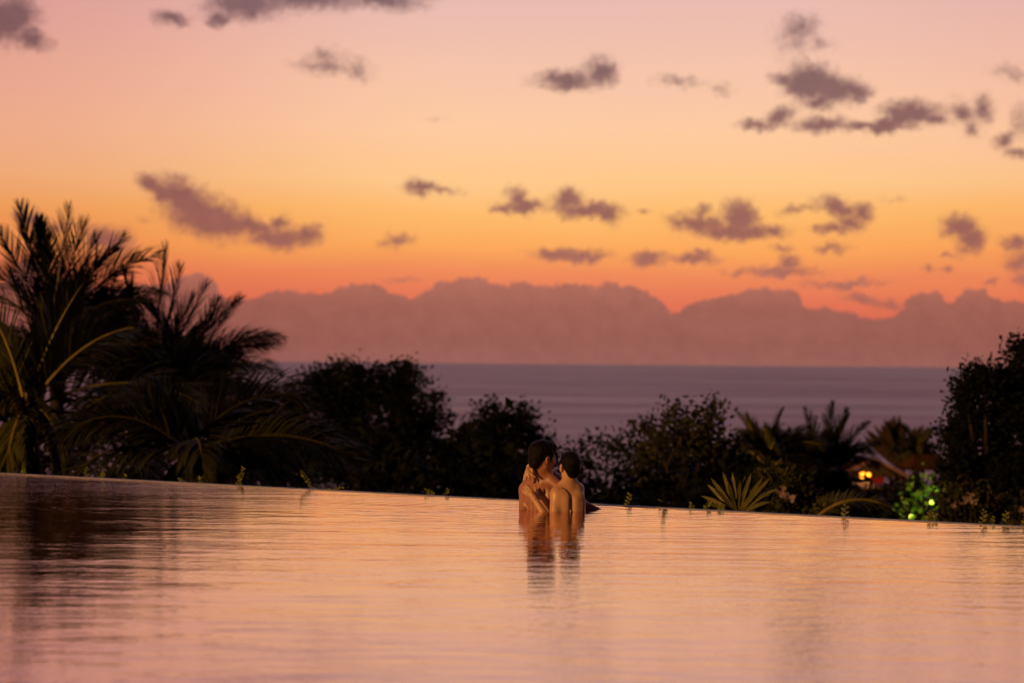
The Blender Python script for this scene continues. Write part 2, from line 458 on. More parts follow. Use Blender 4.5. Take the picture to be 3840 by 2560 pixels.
# pool water
def pool_mat():
    m = bpy.data.materials.new('pool_water'); m.use_nodes = True
    n = NB(m.node_tree); p = m.node_tree.nodes['Principled BSDF']
    g = n.n('ShaderNodeNewGeometry')
    P = g.outputs['Position']
    P2 = n.vm('ADD', P, n.vm('SCALE', n.vm('SUBTRACT', n.noise(P, 0.5, 2, 0.5, 'Color'), (.5, .5, .5)), scale=0.5))
    patch = n.mr(n.noise(n.vm('MULTIPLY', P, (0.22, 0.10, 0)), 1.0, 3, 0.5), 0.38, 0.66, 0.45, 1.5)
    w1 = n.noise(n.vm('MULTIPLY', P2, (0.5, 1.0, 0)), 1.6, 2, 0.5)
    w2 = n.noise(n.vm('MULTIPLY', P2, (0.28, 1.0, 0)), 5.5, 3, 0.5)
    w3 = n.noise(n.vm('MULTIPLY', P2, (0.8, 1.0, 0)), 15.0, 3, 0.6)
    h = n.m('MULTIPLY', w1, 0.0050)
    h = n.m('MULTIPLY_ADD', n.m('MULTIPLY', w2, patch), 0.0034, h)
    h = n.m('MULTIPLY_ADD', n.m('MULTIPLY', w3, patch), 0.0013, h)
    # sparse steeper wavelets, and a breeze-ruffled patch by the left part of the wall
    sparse = n.mr(n.noise(n.vm('MULTIPLY', P2, (0.55, 1.0, 0)), 2.6, 3, 0.6), 0.47, 0.72, 0.05, 1)
    w4 = n.noise(n.vm('MULTIPLY', P2, (0.6, 1.0, 0)), 13.0, 3, 0.55)
    h = n.m('MULTIPLY_ADD', n.m('MULTIPLY', w4, sparse), 0.0024, h)
    sp = n.n('ShaderNodeSeparateXYZ'); n.link(P, sp.inputs[0])
    de = n.m('SUBTRACT', n.m('MULTIPLY_ADD', sp.outputs[0], SL, EL.y - EL.x * SL), sp.outputs[1])
    ruf = n.m('MULTIPLY', n.mr(sp.outputs[0], -4.2, -0.8, 1, 0.0, 'SMOOTHSTEP'), n.mr(n.m('ADD', de, n.m('MULTIPLY', w1, 2.0)), 0.5, 7.5, 1, 0.0, 'SMOOTHSTEP'))
    w5 = n.noise(n.vm('MULTIPLY', P2, (0.8, 1.0, 0)), 16.0, 3, 0.6)
    h = n.m('MULTIPLY_ADD', n.m('MULTIPLY', w5, ruf), 0.0052, h)
    # faint rings where the couple stand
    dr = n.vm('LENGTH', n.vm('SUBTRACT', P2, RING), out='Value')
    h = n.m('MULTIPLY_ADD', n.m('MULTIPLY', n.m('SINE', n.m('MULTIPLY', dr, 34.0)), n.mr(dr, .3, 2.4, 1, 0)), 0.0006, h)
    bn = n.n('ShaderNodeBump'); bn.inputs['Distance'].default_value = 1.0; bn.inputs['Strength'].default_value = 1.0
    n.link(h, bn.inputs['Height'])
    fr = n.n('ShaderNodeFresnel'); fr.inputs['IOR'].default_value = 1.33; n.link(bn.outputs[0], fr.inputs['Normal'])
    gd = n.n('ShaderNodeBsdfGlossy'); gd.inputs['Color'].default_value = (1.0, .85, .82, 1); gd.inputs['Roughness'].default_value = .012; n.link(bn.outputs[0], gd.inputs['Normal'])  # warm light tinted into the reflection, which is strengthened beyond real water
    df = n.n('ShaderNodeBsdfDiffuse'); df.inputs['Color'].default_value = (.09, .025, .018, 1)
    mx = n.n('ShaderNodeMixShader'); n.link(n.m('POWER', fr.outputs[0], 0.42), mx.inputs[0]); n.link(df.outputs[0], mx.inputs[1]); n.link(gd.outputs[0], mx.inputs[2])
    m.node_tree.nodes.remove(p)
    n.link(mx.outputs[0], m.node_tree.nodes['Material Output'].inputs['Surface'])
    return m
RING = tuple(zplane(2065, 1911)[:2]) + (0.25,)
M['pool'] = pool_mat()
PX0, PX1, PY0 = -13.0, 9.0, 5.2
pv = [(PX0, PY0, 0), (PX1, PY0, 0), (PX1, edge_y(PX1), 0), (PX0, edge_y(PX0), 0)]
tag(mesh_obj('pool_water', pv, [(0, 1, 2, 3)], M['pool']), kind='structure')

# infinity edge wall (one long wall, wet lip just under the brim)
a0 = Vector((PX0, edge_y(PX0), 0)); a1 = Vector((PX1, edge_y(PX1), 0))
def wall_mb(off0, off1, z0, z1, p0=a0, p1=a1):
    w = MB(); q = []
    for p in (p0, p1):
        for o in (off0, off1):
            for z in (z0, z1): q.append(p + EN * o + Vector((0, 0, z)))
    w.add(q, [(0, 1, 3, 2), (4, 6, 7, 5), (0, 4, 5, 1), (2, 3, 7, 6), (1, 5, 7, 3), (0, 2, 6, 4)])
    return w
wr = empty('pool_wall', (a0 + a1) / 2 + Vector((0, 0, -1.4)))
tag(wr, 'long grey stone wall brimming with water along the far side of the pool', 'wall')
wo_ = wr.location.copy()
w1_ = wall_mb(0.0, 0.22, -1.5, -0.012); w1_.v = [tuple(Vector(p) - wo_) for p in w1_.v]; w1_.build('wall_body', M['stone'], wr)
w2_ = wall_mb(-0.02, 0.07, -0.010, 0.004); w2_.v = [tuple(Vector(p) - wo_) for p in w2_.v]; w2_.build('coping', M['stone'], wr)

# terrace under the camera
tm = MB(); tm.box((-2, -1.4, -0.06), (13, 6.6, 0.16)); tag(tm.build('terrace', M['deck']), kind='structure')

# ------------------------------------------------------------------ vegetation
def rnd_dirs(rs, n):
    v = rs.normal(size=(n, 3)); v /= np.linalg.norm(v, axis=1)[:, None]; return v

def leaf_cloud(rs, blobs, leaf, density=1.0, hole=0.0, clump=14):
    """blobs: (centre, (rx,ry,rz)); returns verts and quads of leaf-sized folded faces gathered in clumps"""
    V = []; F = []; nb = 0
    for c, r in blobs:
        area = (r[0] * r[1] + r[0] * r[2] + r[1] * r[2]) / 3 * 12.6
        ncl = int(area / (leaf * leaf) * 0.42 * density) + 6
        d = rnd_dirs(rs, ncl); rad = rs.uniform(0.25, 1.06, ncl) ** 0.6
        cc = np.array(c) + d * np.array(r) * rad[:, None]
        if hole > 0:
            g = np.sin(cc[:, 0] * 2.3 + 1.0) * np.sin(cc[:, 2] * 2.9 + 2.0) + 0.6 * np.sin(cc[:, 0] * 5.1) * np.sin(cc[:, 2] * 6.3)
            cc = cc[g > -1.3 + hole]
        for _ in range(1):
            k = len(cc)
            pos = np.repeat(cc, clump, axis=0) + rs.normal(size=(k * clump, 3)) * leaf * 1.15
            n_ = len(pos)
            t = rnd_dirs(rs, n_); t[:, 2] = np.abs(t[:, 2]) * 0.6 + 0.1; t /= np.linalg.norm(t, axis=1)[:, None]
            u = np.cross(t, rnd_dirs(rs, n_)); u /= (np.linalg.norm(u, axis=1)[:, None] + 1e-6)
            L = leaf * rs.uniform(0.6, 1.2, n_)[:, None]; Wd = L * rs.uniform(0.22, 0.36, n_)[:, None]
            q = np.stack([pos, pos + t * L * .5 + u * Wd, pos + t * L, pos + t * L * .5 - u * Wd], axis=1).reshape(-1, 3)
            V.append(q); nb += n_
    V = np.concatenate(V); F = np.arange(len(V)).reshape(-1, 4)
    return V, F

def limbs(mb, base, blobs, r0, rs, fork=0.45):
    base = Vector(base)
    cs = [Vector(c) for c, r in blobs]
    mid = sum(cs, Vector()) / len(cs)
    low = min(c.z - r[2] for (c, r) in [(Vector(c), r) for c, r in blobs])
    f = base.lerp(Vector((mid.x, mid.y, max(low, base.z + 1))), 0.9)
    mb.tube([base, base.lerp(f, .5) + Vector((rs.normal() * .08, rs.normal() * .08, 0)), f], [r0 * 1.25, r0, r0 * .8], 8)
    for c in cs:
        m_ = f.lerp(c, .5) + Vector((rs.normal() * .15, rs.normal() * .15, .1))
        mb.tube([f, m_, c], [r0 * .5, r0 * .32, r0 * .1], 5)

def rel(V, o): return (np.asarray(V) - np.array(o)).astype(np.float32)

def tree(name, label, cat, blobs_q, D, leaf, m, seed, density=1.0, hole=0.0, ydep=0.8, group=None, r0=.16, clump=14):
    """blobs_q in the 2352 view: (x, y, rx, ry, depth offset)"""
    rs = np.random.RandomState(seed)
    k = 3840 / 2352 / FPX
    blobs = []
    for q in blobs_q:
        x, y, rx, ry = q[:4]; dd = D + (q[4] if len(q) > 4 else rs.uniform(-1, 1))
        c = atq(x, y, dd); s = dd * k
        blobs.append((tuple(c), (rx * s, max(rx, ry) * s * ydep, ry * s)))
    cx = sum(q[0] * q[2] for q in blobs_q) / sum(q[2] for q in blobs_q)
    p = atq(cx, 1000, D); base = Vector((p.x, D, terrain(p.x, D) - 0.1))
    root = empty(name, base); tag(root, label, cat, group or ('leafy trees beyond the pool wall' if name == 'leafy_tree' else None))
    V, F = leaf_cloud(rs, blobs, leaf, density, hole, clump)
    mesh_obj('crown', rel(V, base), F, m, root)
    t = MB(); limbs(t, (0, 0, 0), [(tuple(Vector(c) - base), r) for c, r in blobs], r0, rs)
    t.build('trunk', M['bark'], root, smooth=True)
    return root

def frond(mb_, base, d, up0, L, droop, rs, width=0.55, n=74, sway=0.0, mi_leaf=0, mi_r=1, hang=0.55, lw=0.016):
    """a feather leaf: rachis bending under its weight and two rows of leaflets"""
    base = Vector(base); h = Vector((d[0], d[1], 0))
    h = h.normalized() if h.length > 1e-6 else Vector((1, 0, 0))
    steps = 18; pts = [base]; pit = up0; T = []
    for i in range(steps):
        t = i / (steps - 1); pp = up0 - droop * t ** 1.35
        a = sway * t
        hh = Vector((h.x * math.cos(a) - h.y * math.sin(a), h.x * math.sin(a) + h.y * math.cos(a), 0))
        tv = hh * math.cos(pp) + Vector((0, 0, 1)) * math.sin(pp); T.append(tv)
        pts.append(pts[-1] + tv * (L / steps))
    T.append(T[-1])
    mb_.tube(pts, [0.028 * (1 - .9 * i / steps) + .003 for i in range(steps + 1)], 4, mi_r)
    side0 = h.cross(Vector((0, 0, 1))).normalized()
    roll = rs.choice([-1, 1]) * rs.uniform(.5, 1.25); tw = roll
    for i in range(n):
        t = 0.14 + 0.86 * (i / (n - 1))
        f = t * steps; k = min(int(f), steps - 1); p = pts[k].lerp(pts[k + 1], f - k); tv = T[k]
        nrm = side0.cross(tv).normalized()
        ll = width * (math.sin(math.pi * min(1, .16 + .80 * t)) ** .65) * rs.uniform(.85, 1.1)
        ang = (R(62) * (1 - t) + R(22) * t) * (1 - .35 * abs(tv.z))
        for sg in (-1, 1):
            sd = (side0 * math.cos(tw) + nrm * math.sin(tw)) * sg
            dv = (tv * math.cos(ang) + sd * math.sin(ang) + nrm * rs.uniform(.05, .30)).normalized()
            a = p; q = [a]; cur = dv.copy(); hg = hang * (.12 + .88 * max(0, 1 - abs(tv.z) ** 1.5))
            for s_ in range(3):
                a = a + cur * ll / 3; q.append(a)
                cur = (cur + Vector((0, 0, -1)) * hg * rs.uniform(.4, 1.0)).normalized()
            wv_ = dv.cross(nrm + Vector((rs.uniform(-.4, .4), rs.uniform(-.4, .4), 0))).normalized()
            ws = [lw * .6, lw, lw * .75, .001]
            mb_.strip(q, [wv_ * w for w in ws], mi_leaf)

def palm(label, cx, cy, D, fronds, nrand, seed, L=3.0, dark=False, name='palm_tree', lean=(0.3, 0), width=.55, group=None, r=.13, n=74, lw=.020, ls=1.0, dim=False):
    rs = np.random.RandomState(seed)
    c = atq(cx, cy, D)
    bx, by = c.x + lean[0], D + lean[1]
    base = Vector((bx, by, terrain(bx, by) - .1))
    root = empty(name, base); tag(root, label, 'palm tree', group or 'palm trees beyond the pool wall')
    c = c - base
    t = MB(); P = [];
    for i in range(9):
        u = i / 8; P.append(Vector((c.x * u ** 1.6, c.y * u ** 1.6, c.z * u)))
    t.tube(P, [r * (1.3 - .5 * i / 8) for i in range(9)], 9); t.build('trunk', M['bark'], root, smooth=True)
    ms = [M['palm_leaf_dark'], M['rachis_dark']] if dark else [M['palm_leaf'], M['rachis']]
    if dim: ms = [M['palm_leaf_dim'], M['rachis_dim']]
    for (dx_, dy_, up, LL, dr) in fronds:
        f = MB(); LL *= ls; frond(f, c, (dx_, dy_), R(up), LL, R(dr), rs, width * LL / 3.0 + .12, n, rs.uniform(-.25, .25), lw=lw)
        f.build('frond', ms, root)
    for i in range(nrand):
        a = 2 * math.pi * (i + rs.uniform(0, .8)) / nrand * 1.618
        up = rs.uniform(-5, 80)
        f = MB(); frond(f, c, (math.cos(a), math.sin(a)), R(up), L * rs.uniform(.8, 1.1), R(rs.uniform(60, 110)), rs, width, n, rs.uniform(-.3, .3), lw=lw)
        f.build('frond', ms, root)
    return root

# -- left palm group
palm('nearest palm at the left edge, its yellowish fronds arching over the pool wall', 60, 945, 36,
     [(1, .1, 28, 2.7, 58), (1, -.2, 4, 2.6, 75), (.5, -.8, -10, 2.0, 60), (-.6, -.7, -5, 2.0, 70), (-1, .2, 25, 2.4, 80), (-.3, -.1, 78, 2.2, 30),
      (.7, -.3, 52, 2.4, 45), (.15, -.9, 10, 2.0, 95), (-.8, -.5, 20, 2.2, 95), (.9, -.5, -30, 2.0, 45), (.35, -.2, 70, 2.3, 25), (-.2, -.5, 35, 2, 100)],
     12, 3, 2.3, r=.12, width=.75)
palm('tall dark palm behind the leftmost one, its topmost frond tips highest in the sky', 118, 800, 43,
     [(-.5, .1, 79, 2.62, 8), (-.9, .1, 70, 2.3, 12), (.4, .1, 86, 2.5, 6), (.3, .1, 80, 2.35, 10), (-.2, .1, 84, 2.3, 6), (.6, 0, 74, 2.2, 14), (.8, 0, 68, 2.4, 26), (1, .1, 62, 2.6, 46), (1, -.1, 50, 2.5, 60),
      (.8, .3, 60, 2.3, 30), (1, .4, 30, 2.3, 80), (-.6, .3, 60, 2.4, 40), (1, -.3, 70, 2.2, 40)],
     16, 5, 2.2, dark=True, width=.72)
palm('dark palm second from the left group with one straight upright central frond', 345, 955, 44,
     [(.3, .08, 87, 3.05, 5), (.25, .1, 82, 2.75, 8), (-.3, .1, 82, 2.7, 12), (.5, .1, 74, 2.6, 16), (-.7, .1, 66, 2.6, 40), (.8, 0, 64, 2.6, 24), (-1, .2, 50, 2.2, 60), (.6, 0, 78, 2.3, 16), (-.4, 0, 76, 2.4, 22), (.5, -.3, 20, 2.2, 95),
      (-.5, -.5, 20, 2.1, 90)],
     18, 8, 2.2, dark=True, width=.72)
palm('dark palm right of the upright one, its arching fronds reaching furthest right over the sea', 425, 905, 48,
     [(1, 0, 71, 2.2, 24), (.8, .1, 78, 2.0, 16), (1, .2, 62, 2.4, 72), (1, -.1, 46, 2.15, 78), (1, .1, 54, 2.25, 60), (1, -.3, 8, 2.0, 70), (-.4, .3, 74, 2.2, 35), (.9, .5, 60, 2.2, 60), (-1, .2, 50, 2.0, 60), (1, 0, 30, 2.2, 80)],
     15, 13, 1.9, dark=True, width=.72)
palm('low palm under the left group with long drooping fronds just beyond the pool wall', 430, 1040, 33,
     [(1, .1, 20, 2.7, 60), (1, -.2, 8, 2.3, 80), (-1, -.1, 15, 2.0, 80), (.5, -.5, 5, 1.8, 90), (-.4, .3, 50, 1.9, 80), (.7, .4, 28, 2.6, 70)],
     9, 21, 2.0, r=.10, width=.75, dim=True)

# -- round dark trees
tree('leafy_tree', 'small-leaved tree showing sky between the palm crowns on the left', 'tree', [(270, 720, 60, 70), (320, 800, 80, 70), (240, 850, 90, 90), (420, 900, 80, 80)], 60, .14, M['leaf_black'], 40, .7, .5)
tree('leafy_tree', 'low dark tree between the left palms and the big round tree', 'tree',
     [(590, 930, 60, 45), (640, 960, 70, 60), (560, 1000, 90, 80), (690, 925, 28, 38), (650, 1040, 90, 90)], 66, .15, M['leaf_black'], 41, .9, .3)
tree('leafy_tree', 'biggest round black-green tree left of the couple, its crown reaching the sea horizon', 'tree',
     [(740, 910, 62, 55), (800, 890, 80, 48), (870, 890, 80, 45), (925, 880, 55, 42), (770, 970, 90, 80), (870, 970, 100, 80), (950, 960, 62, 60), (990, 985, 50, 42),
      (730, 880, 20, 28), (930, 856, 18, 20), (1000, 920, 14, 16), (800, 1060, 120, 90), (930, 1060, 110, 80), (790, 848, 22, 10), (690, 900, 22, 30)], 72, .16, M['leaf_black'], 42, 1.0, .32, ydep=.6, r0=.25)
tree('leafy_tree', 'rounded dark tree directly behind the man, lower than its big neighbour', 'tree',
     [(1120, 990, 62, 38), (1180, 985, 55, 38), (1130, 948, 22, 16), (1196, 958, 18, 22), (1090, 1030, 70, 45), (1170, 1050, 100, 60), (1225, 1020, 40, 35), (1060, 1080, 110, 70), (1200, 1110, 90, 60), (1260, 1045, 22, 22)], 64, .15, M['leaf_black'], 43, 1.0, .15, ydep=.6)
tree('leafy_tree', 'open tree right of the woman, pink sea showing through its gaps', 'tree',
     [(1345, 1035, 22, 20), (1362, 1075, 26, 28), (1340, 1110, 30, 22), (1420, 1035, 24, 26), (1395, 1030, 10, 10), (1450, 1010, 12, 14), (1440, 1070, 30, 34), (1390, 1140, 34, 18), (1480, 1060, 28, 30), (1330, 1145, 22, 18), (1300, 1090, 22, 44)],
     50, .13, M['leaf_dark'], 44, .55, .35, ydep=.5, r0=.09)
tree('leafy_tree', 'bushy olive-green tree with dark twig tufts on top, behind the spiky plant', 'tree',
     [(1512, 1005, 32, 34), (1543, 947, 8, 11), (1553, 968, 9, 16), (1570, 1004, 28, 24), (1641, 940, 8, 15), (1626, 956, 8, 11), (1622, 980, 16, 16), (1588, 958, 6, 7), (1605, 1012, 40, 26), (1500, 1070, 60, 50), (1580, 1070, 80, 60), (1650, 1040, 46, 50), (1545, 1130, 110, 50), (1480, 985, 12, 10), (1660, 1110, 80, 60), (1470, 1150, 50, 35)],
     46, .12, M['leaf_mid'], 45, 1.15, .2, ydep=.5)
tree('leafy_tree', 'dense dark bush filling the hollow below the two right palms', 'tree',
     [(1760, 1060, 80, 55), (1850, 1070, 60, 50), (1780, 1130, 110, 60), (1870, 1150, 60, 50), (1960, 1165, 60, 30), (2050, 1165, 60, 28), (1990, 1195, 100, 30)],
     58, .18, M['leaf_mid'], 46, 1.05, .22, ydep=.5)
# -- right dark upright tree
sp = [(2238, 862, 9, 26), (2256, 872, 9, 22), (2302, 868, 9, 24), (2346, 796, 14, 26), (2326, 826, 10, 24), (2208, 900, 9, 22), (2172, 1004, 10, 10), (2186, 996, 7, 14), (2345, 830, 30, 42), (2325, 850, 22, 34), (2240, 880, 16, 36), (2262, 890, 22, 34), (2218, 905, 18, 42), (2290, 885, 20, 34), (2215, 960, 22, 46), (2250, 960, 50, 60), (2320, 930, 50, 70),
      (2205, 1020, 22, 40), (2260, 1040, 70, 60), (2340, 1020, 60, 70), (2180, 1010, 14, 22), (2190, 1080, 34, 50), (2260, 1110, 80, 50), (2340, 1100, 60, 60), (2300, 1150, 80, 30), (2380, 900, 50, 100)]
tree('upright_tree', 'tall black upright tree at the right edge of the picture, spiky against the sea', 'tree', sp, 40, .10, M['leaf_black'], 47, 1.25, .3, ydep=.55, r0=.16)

# -- palms and reeds on the right
palm('dark green palm fanning above the bushes right of the spiky plant', 1765, 1075, 50,
     [(-.8, 0, 50, 1.9, 60), (-.3, 0, 74, 2.0, 30), (.1, 0, 85, 1.9, 20), (.5, 0, 66, 1.9, 45), (1, 0, 48, 2.2, 60), (1, 0, 22, 2.0, 60), (-1, 0, 20, 1.8, 70)], 16, 31, 1.25, width=.6, ls=.66)
palm('dark palm with stiff upright fronds against the sea, left of the hut', 1895, 1085, 52,
     [(-.7, 0, 55, 2.1, 30), (-.3, 0, 76, 2.3, 10), (.02, 0, 88, 2.4, 10), (.3, 0, 76, 2.3, 12), (.7, 0, 60, 2.3, 25), (1, 0, 44, 2.2, 35), (-1, 0, 38, 1.9, 40), (.5, .3, 70, 2.2, 15)], 15, 33, 1.2, dark=True, width=.6, ls=.62)
palm('small palm with one yellow frond arched low just above the wall', 1850, 1215, 30,
     [(.9, 0, 48, 1.5, 110), (.6, .3, 60, 1.0, 110), (-.7, .2, 35, .9, 90), (-.2, .4, 60, .9, 70)], 3, 35, .9, width=.22, r=.05, n=46)

def blades(name, label, cat, x, y, D, specs, m, w=.03, seed=0, lean=0):
    rs = np.random.RandomState(seed)
    c = atq(x, y, D); base = Vector((c.x, c.y, terrain(c.x, c.y)))
    root = empty(name, base); tag(root, label, cat)
    c = c - base
    st = MB(); st.tube([(0, 0, -.1), c * .5, c], [.06, .05, .04], 7); st.build('stem', M['bark'], root, smooth=True)
    for (tx, ty, dd, bend) in specs:
        tip = atq(tx, ty, D + dd) - base
        f = MB(); P = []; S = []
        ax = (tip - c); L = ax.length; sd = ax.cross(Vector((0, 1, 0.15))).normalized()
        for i in range(9):
            u = i / 8; p = c.lerp(tip, u) + Vector((0, 0, 1)) * bend * L * 4 * u * (1 - u)
            P.append(p); ww = w * (.55 + 1.3 * u) * (1 - u) ** .55 + .001 if i < 8 else .001
            S.append(sd * ww)
        # folded blade: two half strips meeting in a keel
        kn = Vector((0, .5, -.35)) * w * .8
        K = [p + kn * (1 - i / 8) for i, p in enumerate(P)]
        vs = []
        for p, s_, k_ in zip(P, S, K): vs += [p - s_, k_, p + s_]
        f.add(vs, [q for i in range(8) for q in ((3 * i, 3 * i + 1, 3 * i + 4, 3 * i + 3), (3 * i + 1, 3 * i + 2, 3 * i + 5, 3 * i + 4))])
        f.build('leaf', m, root, smooth=True)
    return root

rs_ = np.random.RandomState(9)
yspec = [(1660, 1083, 0, 0), (1682, 1085, .05, 0), (1632, 1096, -.05, .02), (1725, 1088, .05, 0), (1768, 1098, -.1, .02), (1752, 1096, .1, .02), (1610, 1138, 0, .05), (1620, 1156, -.1, .05),
         (1785, 1122, -.05, .06), (1768, 1152, -.15, .05), (1640, 1120, -.2, .05), (1700, 1105, -.2, .0), (1745, 1120, -.25, .05), (1672, 1105, -.25, .0), (1625, 1112, .15, .02), (1712, 1092, .2, 0),
         (1770, 1135, .1, .05), (1650, 1165, -.3, .08), (1720, 1168, -.3, .08)]
blades('yucca_plant', 'spiky pale yellow-green plant fanning its blades just beyond the pool wall', 'plant', 1692, 1182, 21.5, yspec, M['yucca_leaf'], .021, 1)
rspec = []
for i in range(52):
    u = i / 51
    rspec.append((1990 + 160 * u + rs_.uniform(-8, 8), 952 + 34 * abs(u - .45) * 2 + rs_.uniform(-6, 34), rs_.uniform(-1, 1), rs_.uniform(-.06, .1)))
blades('reed_clump', 'brown feathery reed clump rising behind the hut roof', 'plant', 2068, 1075, 115, rspec, M['reed'], .15, 3)
# dry palm crown next to hut
palm('dry orange-brown palm crown hanging beside the hut roof', 2105, 1045, 110, [(-.6, 0, 50, 1.4, 120), (.6, 0, 50, 1.4, 120), (0, -.5, 60, 1.3, 130), (-.3, 0, 80, 1.5, 40), (.4, 0, 75, 1.5, 50), (1, 0, 20, 1.2, 90), (-1, 0, 10, 1.1, 90)], 7, 37, 1.3, width=.6, lw=.04, ls=1.1)

# -- hut on posts, far down the slope
HD = 105.0
hs = HD * 3840 / 2352 / FPX
hc = atq(2010, 1085, HD)
hz = terrain(hc.x, HD)
hut = empty('hut', (hc.x, HD, hz)); tag(hut, 'small open garden hut on posts with a gabled roof and two glowing lamps inside', 'hut')
def hp(x, y, dy=0.0):
    p = atq(x, y, HD); return Vector((p.x - hc.x, dy, p.z - hz))
roof = MB()
A = hp(1998, 1050); Lh = hp(1918, 1086); Rh = hp(2078, 1092)
th = Vector((0, 0, .12))
for p_, q_ in ((Lh, A), (A, Rh)):
    for (y0, y1) in ((-1.4, 2.2),):
        vs = [p_ + Vector((0, y0, 0)), q_ + Vector((0, y0, 0)), q_ + Vector((0, y1, 0)), p_ + Vector((0, y1, 0))]
        vs += [v - th for v in vs]
        roof.add(vs, [(0, 1, 2, 3), (7, 6, 5, 4), (0, 4, 5, 1), (1, 5, 6, 2), (2, 6, 7, 3), (3, 7, 4, 0)])
rf = roof.build('roof', M['roof_tile'], hut)
fa = MB()
for p_, q_ in ((Lh, A), (A, Rh)):
    fa.tube([p_ + Vector((0, -1.43, .0)), q_ + Vector((0, -1.43, .0))], .055, 4)
fa.build('fascia', M['fascia'], rf)
gm = MB(); gm.add([Lh + Vector((.3, -1.2, -.05)), Rh + Vector((-.3, -1.2, -.05)), A + Vector((0, -1.2, -.16)), Lh + Vector((.3, -1.12, -.05)), Rh + Vector((-.3, -1.12, -.05)), A + Vector((0, -1.12, -.16))],
                  [(0, 1, 2), (5, 4, 3), (0, 3, 4, 1), (1, 4, 5, 2), (2, 5, 3, 0)]); gm.build('gable', M['wood_dark'], hut)
fl = MB(); f0 = hp(1935, 1116); f1 = hp(2070, 1120)
fl.box(((f0.x + f1.x) / 2, .5, f0.z - .1), ((f1.x - f0.x) / 2, 1.6, .1)); fl.build('floor', M['wood_dark'], hut)
for px_ in (1942, 2062):
    for yy in (-.95, 1.9):
        pm = MB(); q = hp(px_, 1100); pm.tube([(q.x, yy, -.2), (q.x, yy, hp(px_, 1083).z)], .09, 8); pm.build('post', M['wood_dark'], hut)
for x0, x1 in ((1948, 1960), (2002, 2034)):
    a_, b_ = hp(x0, 1088), hp(x1, 1112); pm = MB()
    pm.box(((a_.x + b_.x) / 2, .6, (a_.z + b_.z) / 2), ((b_.x - a_.x) / 2, .04, (a_.z - b_.z) / 2)); pm.build('panel', M['red_panel'], hut)
pm = MB(); a_, b_ = hp(1950, 1104), hp(1996, 1111)
pm.box(((a_.x + b_.x) / 2, -1.05, (a_.z + b_.z) / 2), ((b_.x - a_.x) / 2, .05, .06))
for i in range(5): pm.box((a_.x + (b_.x - a_.x) * i / 4, -1.05, a_.z - .25), (.03, .03, .16))
pm.build('railing', M['white_rail'], hut)
for i, (lx, ly, r_, lab) in enumerate(((1981, 1089, .13, 'bright round yellow lamp hanging in the hut, left of the two'), (1995, 1088, .09, 'smaller orange lamp hanging in the hut, right of the two'))):
    p = atq(lx, ly + 2, HD - 1.55 + .12 * i)
    lt = empty('hanging_lamp', p); tag(lt, lab, 'lamp', 'lamps hanging in the hut')
    s_ = MB(); s_.sphere((0, 0, 0), r_, 14, 10); s_.build('lamp_shade', M['lamp_glow'], lt, smooth=True)
    s_ = MB(); s_.tube([(0, 0, r_), (0, 0, r_ + .25)], .012, 5); s_.build('cord', M['black_metal'], lt)
pl = bpy.data.lights.new('hut_lamp_light', 'POINT'); pl.energy = 60; pl.color = (1, .42, .1); pl.shadow_soft_size = .15
po = bpy.data.objects.new('hut_lamp_light', pl); po.location = atq(1986, 1093, HD - 1.1); link(po)
# second roof, thatched, to the right of the hut
T0 = HD + 2
tr = atq(2130, 1080, T0); tz = terrain(tr.x, T0)
th2 = empty('thatched_shelter', (tr.x, T0, tz)); tag(th2, 'low brown thatched shelter roof between the hut and the black tree', 'shelter')
def tp(x, y, dy): p = atq(x, y, T0); return Vector((p.x - tr.x, dy, p.z - tz))
rm = MB(); ve = [tp(2078, 1072, -1.5), tp(2172, 1070, -1.5), tp(2172, 1070, 2), tp(2078, 1072, 2), tp(2104, 1042, .2), tp(2156, 1044, .2), tp(2080, 1078, -1.4), tp(2170, 1076, -1.4), tp(2170, 1076, 1.9), tp(2080, 1078, 1.9)]
rm.add(ve, [(0, 1, 5, 4), (1, 2, 5), (2, 3, 4, 5), (3, 0, 4), (0, 6, 7, 1), (1, 7, 8, 2), (2, 8, 9, 3), (3, 9, 6, 0), (6, 9, 8, 7)])
rm.build('roof', M['thatch'], th2)
for px_ in (2090, 2162):
    for yy in (-1.2, 1.7):
        pm = MB(); q = tp(px_, 1080, 0); pm.tube([(q.x, yy, -.2), (q.x, yy, q.z)], .08, 7); pm.build('post', M['wood_dark'], th2)

# -- shrub lit by a garden lamp
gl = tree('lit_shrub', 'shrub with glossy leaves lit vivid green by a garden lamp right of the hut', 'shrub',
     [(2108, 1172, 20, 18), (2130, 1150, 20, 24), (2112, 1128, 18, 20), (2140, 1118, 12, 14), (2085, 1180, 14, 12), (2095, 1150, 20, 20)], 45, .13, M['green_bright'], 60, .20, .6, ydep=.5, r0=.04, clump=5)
gp = atq(2125, 1172, 44.2)
for (gx, gy, gd, lab, rr) in ((2140, 1153, 44.3, 'upper glowing garden lamp inside the vivid green shrub', .045), (2093, 1186, 44.3, 'lower glowing garden lamp at the foot of the vivid green shrub', .045)):
    p = atq(gx, gy, gd); z0 = terrain(p.x, p.y)
    g_ = empty('garden_lamp', (p.x, p.y, z0)); tag(g_, lab, 'lamp', 'garden lamps in the green shrub')
    s_ = MB(); s_.sphere((0, 0, p.z - z0), rr, 12, 8); s_.build('bulb', M['garden_glow'], g_, smooth=True)
    s_ = MB(); s_.tube([(0, 0, 0), (0, 0, p.z - z0 - rr)], .015, 6); s_.build('stake', M['black_metal'], g_)
    pl = bpy.data.lights.new('garden_lamp_light', 'POINT'); pl.energy = 2.2; pl.color = (.75, 1, .2); pl.shadow_soft_size = .06
    po = bpy.data.objects.new('garden_lamp_light', pl); po.location = Vector((p.x, p.y - .35, p.z + .02)); link(po)

